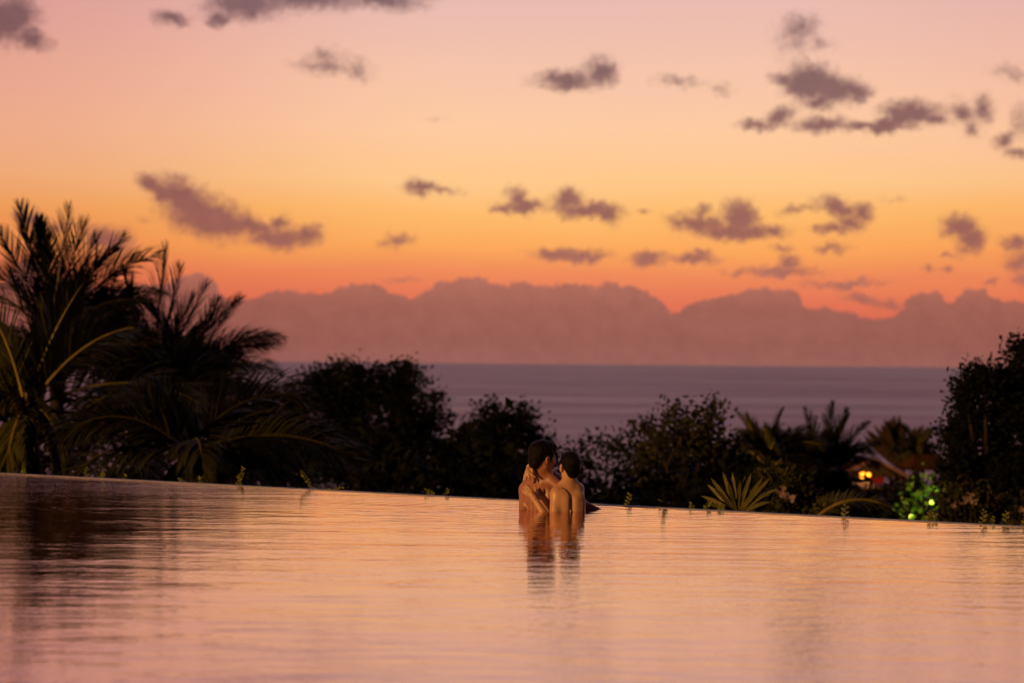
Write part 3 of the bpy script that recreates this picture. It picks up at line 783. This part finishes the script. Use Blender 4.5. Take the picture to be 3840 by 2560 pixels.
# -- blossoms
def blossom_bush(label, spots, D, seed):
    rs = np.random.RandomState(seed)
    cx = sum(s[0] for s in spots) / len(spots); c = atq(cx, 1180, D); z0 = terrain(c.x, D)
    root = empty('flowering_shrub', (c.x, D, z0)); tag(root, label, 'shrub', 'flowering shrubs beyond the pool wall')
    o = Vector((c.x, D, z0)); st = MB()
    for (x, y, r_) in spots:
        p = atq(x, y, D) - o
        st.tube([(0, 0, 0), p * .5 + Vector((.05, 0, .1)), p], [.02, .014, .006], 5)
        fm = MB()
        for k in range(5):
            a = 2 * math.pi * k / 5 + rs.uniform(0, 1)
            dv = Vector((math.cos(a), -.35, math.sin(a))); sd = Vector((-math.sin(a), 0, math.cos(a)))
            P = [p, p + dv * r_ * .5, p + dv * r_ * .85, p + dv * r_]
            fm.strip(P, [sd * r_ * .12, sd * r_ * .38, sd * r_ * .3, sd * r_ * .05])
        fm.build('flower', M['petal'], root)
    st.build('stem', M['bark'], root)
    V, F = leaf_cloud(rs, [(tuple(atq(s[0], s[1] + 12, D + .3)), (.25, .25, .2)) for s in spots], .1, .7)
    mesh_obj('foliage', rel(V, o), F, M['leaf_mid'], root)
blossom_bush('shrub with two pale pink blossoms right of the spiky plant', [(1795, 1128, .075), (1812, 1142, .075)], 28, 70)
blossom_bush('shrub with pale flowers at the foot of the black tree near the right edge', [(2213, 1150, .07), (2226, 1143, .09), (2238, 1150, .06), (2190, 1158, .05), (2346, 1170, .05)], 34, 71)

# -- undergrowth: uncountable dark leaf mass below the wall
def undergrowth():
    rs = np.random.RandomState(77)
    blobs = []
    for i in range(170):
        x = rs.uniform(-60, 2420); D = rs.uniform(32, 95)
        ytop = np.interp(x, [0, 400, 600, 700, 1000, 1270, 1300, 1400, 1500, 1700, 2000, 2200, 2352], [960, 980, 1000, 960, 1010, 1110, 1155, 1165, 1130, 1120, 1140, 1120, 1090])
        y = rs.uniform(ytop + 10, 1215)
        if 1900 < x < 2175 and y < 1170: continue
        s = D * 3840 / 2352 / FPX; rx = rs.uniform(30, 60); ry = min(rs.uniform(20, 40), max(12, y - ytop))
        blobs.append((tuple(atq(x, y, D)), (rx * s, rx * s * .6, ry * s)))
    for i in range(26):          # the slope behind and under the hut
        x = rs.uniform(1890, 2210); D = rs.uniform(116, 135); y = rs.uniform(1098, 1200)
        s = D * 3840 / 2352 / FPX; blobs.append((tuple(atq(x, y, D)), (34 * s, 14 * s, 22 * s)))
    V, F = leaf_cloud(rs, blobs, .22, .55)
    o = mesh_obj('undergrowth', V, F, M['leaf_black'])
    tag(o, 'dark mass of low bushes and leaves covering the slope beyond the pool wall', 'undergrowth', kind='stuff')
undergrowth()

# -- weeds on the far side of the wall
def weed(i, x, ytip, h, leanx, label, curl=0.0, nleaf=10):
    h *= .88
    rs = np.random.RandomState(300 + i)
    yb = np.interp(x, [0, 2352], [1086, 1210]) * 1.0
    X = x * 3840 / 2352
    p0 = zplane(X, yb * 3840 / 2352); p0 = Vector((p0.x, edge_y(p0.x), 0)) + EN * .27 + Vector((0, 0, -.05))
    root = empty('weed', p0); tag(root, label, 'weed', 'weeds growing along the far side of the pool wall')
    st = MB(); P = []
    for k in range(9):
        u = k / 8
        P.append(Vector((leanx * u ** 1.3 + curl * math.sin(u * 2.6) , rs.uniform(-.003, .003), (h + .05) * (u - .18 * abs(leanx) / max(h, .05) * u * u))))
    st.tube(P, [.0028 * (1 - .7 * k / 8) for k in range(9)], 5)
    st.build('stem', M['weed_leaf'], root, smooth=True)
    lf = MB()
    for k in range(nleaf):
        u = .15 + .85 * k / (nleaf - 1); f = u * 8; q = min(int(f), 7); p = P[q].lerp(P[q + 1], f - q)
        t = (P[q + 1] - P[q]).normalized(); a = (k % 2) * math.pi + rs.uniform(-1.1, 1.1)
        sd = Vector((math.cos(a), math.sin(a) * .6, 0)); dv = (t * .6 + sd * .9).normalized()
        L = rs.uniform(.024, .046) * (1.15 - .4 * u); wv_ = dv.cross(Vector((rs.uniform(-.4, .4), 1, .2))).normalized() * L * .30
        lf.strip([p, p + dv * L * .35, p + dv * L * .7, p + dv * L], [wv_ * .2, wv_, wv_ * .8, wv_ * .05])
    lf.build('foliage', M['weed_leaf'], root)
WEEDS = [
 (6, .05, 0, 'tiny weed at the left end of the pool wall'),
 (150, .085, .01, 'bushy weed on the pool wall, first clear one from the left'),
 (182, .05, .03, 'short weed leaning right beside the first bushy weed'),
 (236, .03, .02, 'flat low weed on the wall below the left palms'),
 (372, .03, -.03, 'low creeping weed sprig under the upright palm'),
 (412, .045, .0, 'small weed just right of the low creeping sprig'),
 (498, .17, .05, 'tall straight weed on the wall under the low drooping palm'),
 (684, .19, -.12, 'tallest weed, curling over to the left at its tip'),
 (700, .075, .19, 'long weed lying to the right beside the tallest curled one'),
 (945, .05, -.04, 'low weed on the wall below the big round tree, left of a pair'),
 (972, .055, .03, 'low weed on the wall below the big round tree, right of a pair'),
 (1392, .09, .03, 'bushy weed just right of the arm resting in the water'),
 (1498, .18, -.05, 'tall thin curled weed right of the couple'),
 (1478, .05, -.02, 'short weed at the foot of the tall thin curled one'),
 (1545, .03, .0, 'tiny weed left of a leaning one before the spiky plant'),
 (1575, .06, .03, 'leaning weed a little left of the spiky plant'),
 (1612, .035, .0, 'tiny weed under the left blades of the spiky plant'),
 (1900, .12, .0, 'upright leafy weed standing alone left of the hut'),
 (2088, .07, .03, 'weed tuft under the vivid green shrub'),
 (2112, .05, -.02, 'small weed right of the tuft under the vivid green shrub'),
 (2215, .10, .02, 'taller weed under the black tree, first of the right end'),
 (2235, .05, .03, 'short weed next to the taller one under the black tree'),
 (2272, .09, .0, 'leafy weed in the middle under the black tree'),
 (2312, .07, .02, 'slanting weed near the right end of the wall'),
 (2342, .10, .02, 'last weed at the right end of the pool wall')]
for i, (x, h, lx, lab) in enumerate(WEEDS):
    weed(i, x, 0, h, lx, lab, curl=(-.05 if x == 684 else (-.03 if x == 1498 else 0)), nleaf=(14 if h > .15 or abs(lx) > .15 else 8))

#PEOPLE#
# ------------------------------------------------------------------ people: signed-distance bodies meshed as one surface
class SDF:
    def __init__(s, lo, hi, h):
        s.h = h; s.lo = np.array(lo, dtype=np.float64)
        s.n = [int(math.ceil((hi[i] - lo[i]) / h)) + 1 for i in range(3)]
        s.F = np.full(s.n, 1.0, dtype=np.float32)
        s.ax = [(s.lo[i] + h * np.arange(s.n[i])).astype(np.float32) for i in range(3)]
    def _win(s, lo, hi):
        sl = []; g = []
        for i in range(3):
            a = max(0, int((lo[i] - s.lo[i]) / s.h)); c = min(s.n[i], int((hi[i] - s.lo[i]) / s.h) + 2)
            if c <= a: return None, None
            sl.append(slice(a, c)); g.append(s.ax[i][a:c])
        return tuple(sl), (g[0][:, None, None], g[1][None, :, None], g[2][None, None, :])
    def _comb(s, sl, d, k, op):
        F = s.F[sl]
        if op == 'add':
            hh = np.clip(k - np.abs(F - d), 0, None) / k
            s.F[sl] = np.minimum(F, d) - hh * hh * k * 0.25
        else:
            d = -d; hh = np.clip(k - np.abs(F - d), 0, None) / k
            s.F[sl] = np.maximum(F, d) + hh * hh * k * 0.25
    def cap(s, a, b_, ra, rb, k=0.02, op='add'):
        a = np.array(a, float); b_ = np.array(b_, float); m = max(ra, rb) + k + 3 * s.h
        sl, g = s._win(np.minimum(a, b_) - m, np.maximum(a, b_) + m)
        if sl is None: return
        ba = b_ - a; L2 = max(1e-9, ba @ ba)
        px, py, pz = g[0] - a[0], g[1] - a[1], g[2] - a[2]
        t = np.clip((px * ba[0] + py * ba[1] + pz * ba[2]) / L2, 0, 1)
        d = np.sqrt((px - t * ba[0]) ** 2 + (py - t * ba[1]) ** 2 + (pz - t * ba[2]) ** 2) - (ra + (rb - ra) * t)
        s._comb(sl, d.astype(np.float32), k, op)
    def ell(s, c, r, rot=None, k=0.02, op='add'):
        c = np.array(c, float); r = np.array(r, float); m = r.max() + k + 3 * s.h
        sl, g = s._win(c - m, c + m)
        if sl is None: return
        p = [g[0] - c[0], g[1] - c[1], g[2] - c[2]]
        if rot is not None:
            q = np.array(rot).T
            p = [q[i][0] * p[0] + q[i][1] * p[1] + q[i][2] * p[2] for i in range(3)]
        k0 = np.sqrt(sum((p[i] / r[i]) ** 2 for i in range(3))); k1 = np.sqrt(sum((p[i] / r[i] ** 2) ** 2 for i in range(3))) + 1e-6
        s._comb(sl, (k0 * (k0 - 1) / k1).astype(np.float32), k, op)
    def mesh(s):
        F = s.F; h = s.h
        ins = F < 0
        cnt = np.zeros([n - 1 for n in s.n], dtype=np.int8)
        for i in (0, 1):
            for j in (0, 1):
                for k in (0, 1):
                    cnt += ins[i:s.n[0] - 1 + i, j:s.n[1] - 1 + j, k:s.n[2] - 1 + k]
        mix = (cnt > 0) & (cnt < 8)
        I = np.argwhere(mix); idx = np.full(mix.shape, -1, dtype=np.int64); idx[mix] = np.arange(len(I))
        acc = np.zeros((len(I), 3)); num = np.zeros(len(I))
        cor = [(i, j, k) for i in (0, 1) for j in (0, 1) for k in (0, 1)]
        val = {c: F[I[:, 0] + c[0], I[:, 1] + c[1], I[:, 2] + c[2]] for c in cor}
        for c in cor:
            for ax in range(3):
                if c[ax] == 1: continue
                e = list(c); e[ax] = 1; e = tuple(e)
                va, vb = val[c], val[e]; cr = (va < 0) != (vb < 0)
                t = np.where(cr, va / (va - vb + 1e-12), 0)
                for q in range(3): acc[:, q] += np.where(cr, c[q] + (t if q == ax else 0), 0)
                num += cr
        V = (I + acc / num[:, None]) * h + s.lo
        Q = []
        for ax in range(3):
            o = [(1, 2), (2, 0), (0, 1)][ax]
            a = [slice(1, -1)] * 3; a[ax] = slice(0, -1); c = list(a); c[ax] = slice(1, None)
            A = ins[tuple(a)]; B = ins[tuple(c)]
            P = np.argwhere(A != B)
            if len(P) == 0: continue
            sgn = A[P[:, 0], P[:, 1], P[:, 2]]
            off = np.ones(3, int); off[ax] = 0; P = P + off
            def ix(du, dv):
                q = P.copy(); q[:, o[0]] -= du; q[:, o[1]] -= dv
                return idx[q[:, 0], q[:, 1], q[:, 2]]
            quad = np.stack([ix(1, 1), ix(0, 1), ix(0, 0), ix(1, 0)], axis=1)
            quad[~sgn] = quad[~sgn][:, ::-1]
            Q.append(quad)
        Q = np.concatenate(Q); Q = Q[(Q >= 0).all(axis=1)]
        return V, Q

CPL = at(1800 + 1040 / 3.92, 1560 + 1375 / 3.92, 18.1); CPL.z = 0
MPP = 18.1 / FPX / 3.92                     # metres per pixel of the close view of the couple
def cp(x, y, d): return np.array([(x - 1040) * MPP, d, (1375 - y) * MPP])

class Fr:
    """a local frame: x = the body's right, y = forward, z = up"""
    def __init__(s, o, yaw=0, pitch=0, roll=0, sc=1.0):
        s.o = np.array(o, float); s.sc = sc
        s.R = np.array(Matrix.Rotation(-R(yaw), 3, 'Z') @ Matrix.Rotation(R(roll), 3, 'Y') @ Matrix.Rotation(R(pitch), 3, 'X'))
    def p(s, *q): return s.o + s.R @ (np.array(q, float) * s.sc)

def head(S, H, male, neck_to, neck_r):
    c = H.sc
    S.ell(H.p(0, -.018, .035), np.array((.074, .094, .084)) * c, H.R, .01)
    S.ell(H.p(0, .03, -.025), np.array((.060, .060, .085)) * c, H.R, .03)
    jw = .052 if male else .045
    for q in (-1, 1):
        S.cap(H.p(q * jw, .0, -.062), H.p(q * .014, .068, -.098), .020 * c, .018 * c, .02)
        S.cap(H.p(q * .05, .045, -.02), H.p(q * .035, .07, -.03), .018 * c, .014 * c, .02)
        S.cap(H.p(q * .008, .087, .018), H.p(q * .042, .072, .018), .010 * c, .009 * c, .012)
        S.ell(H.p(q * .031, .083, .0), np.array((.014, .009, .007)) * c, H.R, .006)
        S.ell(H.p(q * .010, .100, -.036), np.array((.008, .010, .007)) * c, H.R, .006)
        # ear with its hollow
        S.ell(H.p(q * .079, -.008, -.008), np.array((.010, .019, .033)) * c, H.R, .006)
        S.ell(H.p(q * .089, -.004, -.004), np.array((.006, .010, .018)) * c, H.R, .005, 'sub')
    S.cap(H.p(0, .084, .012), H.p(0, .110, -.030), .008 * c, .011 * c, .012)
    S.ell(H.p(0, .088, -.058), np.array((.022, .012, .006)) * c, H.R, .004)
    S.ell(H.p(0, .086, -.069), np.array((.019, .012, .007)) * c, H.R, .004)
    S.ell(H.p(0, .076, -.095), np.array((.020, .018, .018)) * c, H.R, .015)
    S.cap(H.p(0, -.022, -.045), neck_to, neck_r * .95, neck_r * 1.05, .035)

def torso(S, T, male):
    w = 1.0 if male else .76; g = 1.0 if male else .86
    hw = .180 if male else .118
    S.ell(T.p(0, .01, -.16), (.150 * w, .105 * g, .20), T.R, .03)
    S.ell(T.p(0, .0, -.05), (.150 * w, .080 * g, .075), T.R, .04)
    for q in (-1, 1):
        S.cap(T.p(q * .02, -.015, .075 if male else .05), T.p(q * hw * .74, -.01, -.012 if male else -.018), .036 if male else .024, .032 if male else .026, .045 if male else .03)
        S.ell(T.p(q * .105 * w, -.02, -.19), (.058 * w, .075 * g, .13), T.R, .04)
        S.ell(T.p(q * .085 * w, -.076 * g, -.10), (.045 * w, .022 if male else .016, .065), T.R, .035)
        S.cap(T.p(q * .035, -.080 * g, -.10), T.p(q * .03, -.076 * g, -.42), .022, .022, .04)
    S.cap(T.p(0, -.122 * g, .0), T.p(0, -.114 * g, -.45), .006, .006, .035 if male else .024, 'sub')
    S.ell(T.p(0, .0, -.38), (.130 * w, .090 * g, .15), T.R, .05)
    S.ell(T.p(0, -.01, -.53), ((.160 if male else .160), .112, .12), T.R, .05)
    if not male:
        for q in (-1, 1): S.ell(T.p(q * .06, .085, -.16), (.052, .05, .055), T.R, .02)
    else:
        for q in (-1, 1): S.ell(T.p(q * .07, .085, -.11), (.07, .03, .055), T.R, .03)
    fl = -1.345 - T.o[2]
    for q in (-1, 1):
        S.cap(T.p(q * .085, 0, -.58), T.p(q * .095, .02, -.98), .082, .052, .04)
        S.cap(T.p(q * .095, .02, -.98), T.p(q * .10, -.02, fl + .09), .050, .036, .03)
        S.cap(T.p(q * .10, -.04, fl + .045), T.p(q * .11, .14, fl + .035), .036, .028, .03)

def hand(S, wrist, palm_c, knuckles, tips, thumb, r=.0095, curl=None, up=(0, -.006, 0)):
    """five separate fingers: knuckle -> mid joint -> tip"""
    wrist = np.array(wrist); palm_c = np.array(palm_c)
    S.cap(wrist, palm_c, .021, .024, .015)
    for i, (k_, t_) in enumerate(zip(knuckles, tips)):
        k_ = np.array(k_); t_ = np.array(t_)
        S.cap(palm_c * .55 + wrist * .45, k_, .014, .0125, .012)
        m_ = k_ * .52 + t_ * .48 + np.array(up)
        rr = r * (1.0, 1.03, 1.0, .88)[i]
        S.cap(k_, m_, rr * 1.12, rr, .004); S.cap(m_, t_, rr, rr * .82, .003)
    a_, m_, t_ = [np.array(q) for q in thumb]
    S.cap(a_, m_, .014, r * 1.2, .008); S.cap(m_, t_, r * 1.15, r * .95, .004)

def skin_mat(name, c1, c2):
    m = mat(name, c1, .40, c2, 14.0, bump=.0007, bscale=140, spec=.42)
    p = m.node_tree.nodes['Principled BSDF']
    p.inputs['Subsurface Weight'].default_value = .08
    p.inputs['Subsurface Radius'].default_value = (.012, .005, .002)
    p.inputs['Subsurface Scale'].default_value = 1.0
    return m
M['skin_m'] = skin_mat('skin_m', (.30, .125, .062), (.37, .16, .085))
M['skin_w'] = skin_mat('skin_w', (.52, .28, .135), (.58, .33, .17))

def hair_mat(name, c, sc):
    m = bpy.data.materials.new(name); m.use_nodes = True
    n = NB(m.node_tree); p = m.node_tree.nodes['Principled BSDF']; t = n.n('ShaderNodeTexCoord')
    st = n.noise(n.vm('MULTIPLY', t.outputs['Object'], sc), 1.0, 5, .7)
    n.link(n.mix(n.mr(st, .35, .65, 0, 1), tuple(q * .5 for q in c) + (1,), tuple(q * 1.6 for q in c) + (1,)), p.inputs['Base Color'])
    p.inputs['Roughness'].default_value = .5; p.inputs['Specular IOR Level'].default_value = .09
    bn = n.n('ShaderNodeBump'); bn.inputs['Distance'].default_value = .006; n.link(st, bn.inputs['Height']); n.link(bn.outputs[0], p.inputs['Normal'])
    return m
M['hair_m'] = hair_mat('hair_m', (.006, .0028, .0016), (90, 90, 60))
M['hair_w'] = hair_mat('hair_w', (.006, .0035, .0025), (140, 140, 30))
M['swim'] = mat('swim', (.01, .01, .012), .6)
M['bead'] = mat('bead', (.7, .6, .5), .3)
M['nail'] = mat('nail', (.75, .6, .5), .25, spec=.6)

def finish(S, name, m, root, smooth_it=1):
    V, Q = S.mesh()
    o = mesh_obj(name, V, Q, m, root, smooth=True)
    return o

def wobble(S, amp, freq, seed):
    """uneven hair surface"""
    rs = np.random.RandomState(seed); d = 0
    g = (S.ax[0][:, None, None], S.ax[1][None, :, None], S.ax[2][None, None, :])
    for f in (1, 1.9, 3.1):
        for _ in range(3):
            w = rs.normal(size=3) * freq * f; ph = rs.uniform(0, 6)
            d = d + np.sin(g[0] * w[0] + g[1] * w[1] + g[2] * w[2] + ph) / (3 * f)
    S.F = (S.F + amp * d).astype(np.float32)

# ---- the man
man = empty('person', CPL); tag(man, 'bare-backed man with short dark hair standing in the pool, face turned right to the woman', 'person')
MT = Fr((-.058, .125, .205), yaw=35)
MH = Fr(tuple(cp(925, 610, .085)), yaw=58, pitch=-6, roll=4)
S = SDF((-.36, -.16, -1.39), (.60, .50, .57), .0042)
torso(S, MT, True)
head(S, MH, True, MT.p(0, -.01, .03), .056)
# left arm hangs down, forearm forward under water round the woman's waist
ls = MT.p(-.158, .0, -.068)
S.ell(ls, (.052, .055, .066), None, .03)
le = np.array([-.198, .045, -.15])
S.cap(ls, le, .049, .042, .016); S.cap(le, (-.06, -.05, -.24), .040, .026, .02)
w_ = np.array([-.06, -.05, -.24])
hand(S, w_, w_ + (.05, -.02, -.005), [w_ + (.09, -.03, .022 - .016 * i) for i in range(4)], [w_ + (.155 - .006 * abs(i - 1), -.015, .03 - .02 * i) for i in range(4)],
     [w_ + (.02, -.02, .02), w_ + (.05, -.03, .045), w_ + (.08, -.03, .06)])
# right arm passes behind the woman and comes to rest in the water
rsx = MT.p(.165, .02, -.045)
S.ell(rsx, (.052, .052, .055), None, .03)
re_ = np.array([.235, .215, .035]); rw = np.array([.40, .235, -.035])
S.cap(rsx, re_, .046, .040, .03); S.cap(re_, rw, .040, .026, .02)
hand(S, rw, rw + (.05, .0, -.012), [rw + (.085, .03 - .02 * i, -.014) for i in range(4)], [rw + (.16 - .006 * abs(i - 1), .04 - .025 * i, -.012) for i in range(4)],
     [rw + (.02, -.02, .0), rw + (.045, -.045, .0), rw + (.07, -.055, .0)])
finish(S, 'body', M['skin_m'], man)
# hair
S = SDF(MH.o - .17, MH.o + .17, .0035)
S.ell(MH.p(0, -.022, .045), np.array((.086, .106, .090)), MH.R, .01)
S.ell(MH.p(0, .045, .092), np.array((.060, .050, .032)), MH.R, .03)
S.ell(MH.p(0, -.075, -.03), np.array((.064, .040, .065)), MH.R, .03)
for q in (-1, 1):
    S.cap(MH.p(q * .074, .022, .03), MH.p(q * .072, .022, -.02), .013, .007, .02)
    S.ell(MH.p(q * .082, -.002, -.022), (.016, .028, .040), MH.R, .012, 'sub')
wobble(S, .004, 95, 4)
S.ell(MH.p(0, .125, -.01), np.array((.13, .082, .082)), MH.R, .010, 'sub')
S.ell(MH.p(0, .06, -.12), np.array((.13, .095, .09)), MH.R, .010, 'sub')
finish(S, 'hair', M['hair_m'], man)
# swim shorts (under water)
S = SDF((-.34, -.16, -.75), (.30, .42, -.16), .006)
S.ell(MT.p(0, -.01, -.53), (.172, .124, .135), MT.R, .05)
for q in (-1, 1): S.cap(MT.p(q * .085, 0, -.58), MT.p(q * .09, .01, -.80), .098, .088, .03)
S.ell(MT.p(0, 0, -.30), (.4, .4, .10), MT.R, .005, 'sub')
finish(S, 'swim_shorts', M['swim'], man)

# ---- the woman
woman = empty('person', CPL); tag(woman, 'woman with a dark hair bun and black bikini string, arms around the man', 'person')
WT = Fr((.131, -.045, .185), yaw=-14)
WH = Fr(tuple(cp(1312, 725, -.035)), yaw=-20, pitch=4, roll=-3, sc=.94)
S = SDF((-.26, -.32, -1.39), (.37, .42, .47), .0042)
torso(S, WT, False)
head(S, WH, False, WT.p(-.004, -.008, .03), .039)
# left arm: down into the water, elbow below, forearm rising to the man's back
ls = WT.p(-.095, .0, -.058); ls[1] -= .02
S.ell(ls, (.043, .045, .052), None, .03)
le = np.array([.022, -.165, -.125])
S.cap(ls, le, .044, .040, .018)
lw_ = cp(795, 1195, -.095)
S.cap(le, lw_, .036, .023, .02)
pc = cp(752, 1130, -.075)
Y = -.062
kn = [cp(757, 1078, Y), cp(724, 1090, Y), cp(700, 1112, Y), cp(688, 1140, Y)]
tp_ = [cp(668, 1000, Y + .012), cp(636, 1024, Y + .016), cp(614, 1062, Y + .022), cp(614, 1098, Y + .026)]
hand(S, lw_, pc, kn, tp_, [cp(790, 1120, Y - .004), cp(815, 1075, Y), cp(810, 1030, Y + .012)], r=.0088)
# right arm: across in front, around the man's neck, the hand hanging over his far shoulder
rs1 = WT.p(.078, .040, -.022)
S.ell(rs1, (.040, .042, .044), None, .035)
rel_ = cp(1050, 862, .235)
S.cap(rs1, rel_, .040, .033, .03)
rw_ = cp(722, 765, .075)
wm = cp(850, 800, .205)
S.cap(rel_, wm, .033, .028, .02); S.cap(wm, rw_, .028, .021, .02)
pc = cp(706, 812, .035)
Y = .012
kn = [cp(730, 830, Y), cp(702, 848, Y), cp(680, 862, Y + .008), cp(660, 874, Y + .018)]
tp_ = [cp(806, 888, Y - .012), cp(733, 926, Y - .008), cp(664, 940, Y), cp(636, 944, Y + .012)]
hand(S, rw_, pc, kn, tp_, [cp(738, 775, .045), cp(764, 782, .02), cp(766, 822, .012)], r=.0088)
bod = finish(S, 'body', M['skin_w'], woman)
# hair: sleek, pulled to a low bun
S = SDF(WH.o - .15, WH.o + .15, .0032)
S.ell(WH.p(0, -.020, .040), np.array((.080, .099, .088)) * .94, WH.R, .01)
S.ell(WH.p(0, -.070, -.03), np.array((.058, .034, .058)) * .94, WH.R, .03)
wobble(S, .0015, 70, 9)
for q in (-1, 1): S.ell(WH.p(q * .088, .005, -.015), (.020, .034, .046), WH.R, .012, 'sub')
S.ell(WH.p(0, .13, -.015), np.array((.13, .086, .083)), WH.R, .010, 'sub')
S.ell(WH.p(0, .05, -.115), np.array((.13, .105, .075)), WH.R, .012, 'sub')
hr = finish(S, 'hair', M['hair_w'], woman)
bc = cp(1318, 742, -.142)
mb = MB(); ns = 60
def coil(t):
    a = t * 2 * math.pi * 1.6; r_ = .021 * (1 - t * .55)
    return Vector((bc[0] + r_ * math.cos(a), bc[1] - .012 * t, bc[2] + r_ * math.sin(a)))
mb.tube([coil(i / ns) for i in range(ns + 1)], [.011 * (1 - .35 * i / ns) for i in range(ns + 1)], 9)
mb.sphere(tuple(bc + (0, .008, 0)), .024, 14, 10)
mb.build('bun', M['hair_w'], hr, smooth=True)

def on_surface(o, pts, off=.002):
    """push points seen from behind onto the body's surface"""
    from mathutils.bvhtree import BVHTree
    bv = BVHTree.FromPolygons([v.co for v in o.data.vertices], [tuple(p.vertices) for p in o.data.polygons])
    out = []
    for p in pts:
        h_ = bv.ray_cast(Vector((p[0], -.6, p[2])), Vector((0, 1, 0)))
        if h_[0] is None:
            h_ = bv.find_nearest(Vector(p))
        out.append(h_[0] + h_[1] * off * (1 if h_[1].y < 0 else -1))
    return out
def smooth_pts(ps, n=40):
    out = []
    for i in range(n + 1):
        t = i / n * (len(ps) - 1); k_ = min(int(t), len(ps) - 2); f = t - k_
        p0, p1, p2, p3 = [np.array(ps[min(max(k_ + j, 0), len(ps) - 1)]) for j in (-1, 0, 1, 2)]
        out.append(.5 * (2 * p1 + (p2 - p0) * f + (2 * p0 - 5 * p1 + 4 * p2 - p3) * f * f + (3 * p1 - p0 - 3 * p2 + p3) * f ** 3))
    return out
mb = MB()
line = smooth_pts([cp(1190, 1034, 0), cp(1235, 1048, 0), cp(1285, 1105, 0), cp(1312, 1175, 0), cp(1325, 1270, 0), cp(1322, 1370, 0), cp(1318, 1450, 0)])
mb.tube(on_surface(bod, line), .0034, 6)
mb.tube(on_surface(bod, smooth_pts([cp(1518, 1190, 0), cp(1521, 1250, 0), cp(1512, 1310, 0), cp(1500, 1400, 0)])), .0034, 6)
mb.tube(on_surface(bod, smooth_pts([cp(1240, 1440, 0), cp(1320, 1450, 0), cp(1500, 1440, 0)])), .005, 6)
bk = mb.build('bikini_string', M['swim'], woman, smooth=True)
mb = MB(); q = on_surface(bod, [cp(1321, 1362, 0)], .004)[0]; mb.sphere(tuple(q), .0065, 10, 8); mb.build('bead', M['bead'], bk, smooth=True)
# bikini bottoms (under water)
S = SDF((-.10, -.25, -.62), (.37, .20, -.20), .006)
S.ell(WT.p(0, -.01, -.53), (.168, .12, .125), WT.R, .05)
S.ell(WT.p(0, 0, -.33), (.4, .4, .11), WT.R, .005, 'sub')
for q in (-1, 1): S.ell(WT.p(q * .15, .0, -.66), (.10, .3, .10), WT.R, .01, 'sub')
finish(S, 'bikini_bottom', M['swim'], woman)
# bracelet on the wrist behind the man's neck
mb = MB(); ax_ = Vector(rw_ - pc).normalized(); ax_ = Vector((pc - rw_)).normalized()
u_ = ax_.orthogonal().normalized(); v_ = ax_.cross(u_)
cc = Vector(rw_) - ax_ * .008
mb.tube([cc + (u_ * math.cos(t) + v_ * math.sin(t)) * .0255 for t in [2 * math.pi * i / 24 for i in range(25)]], .0032, 6)
mb.build('bracelet', M['metal'], woman, smooth=True)
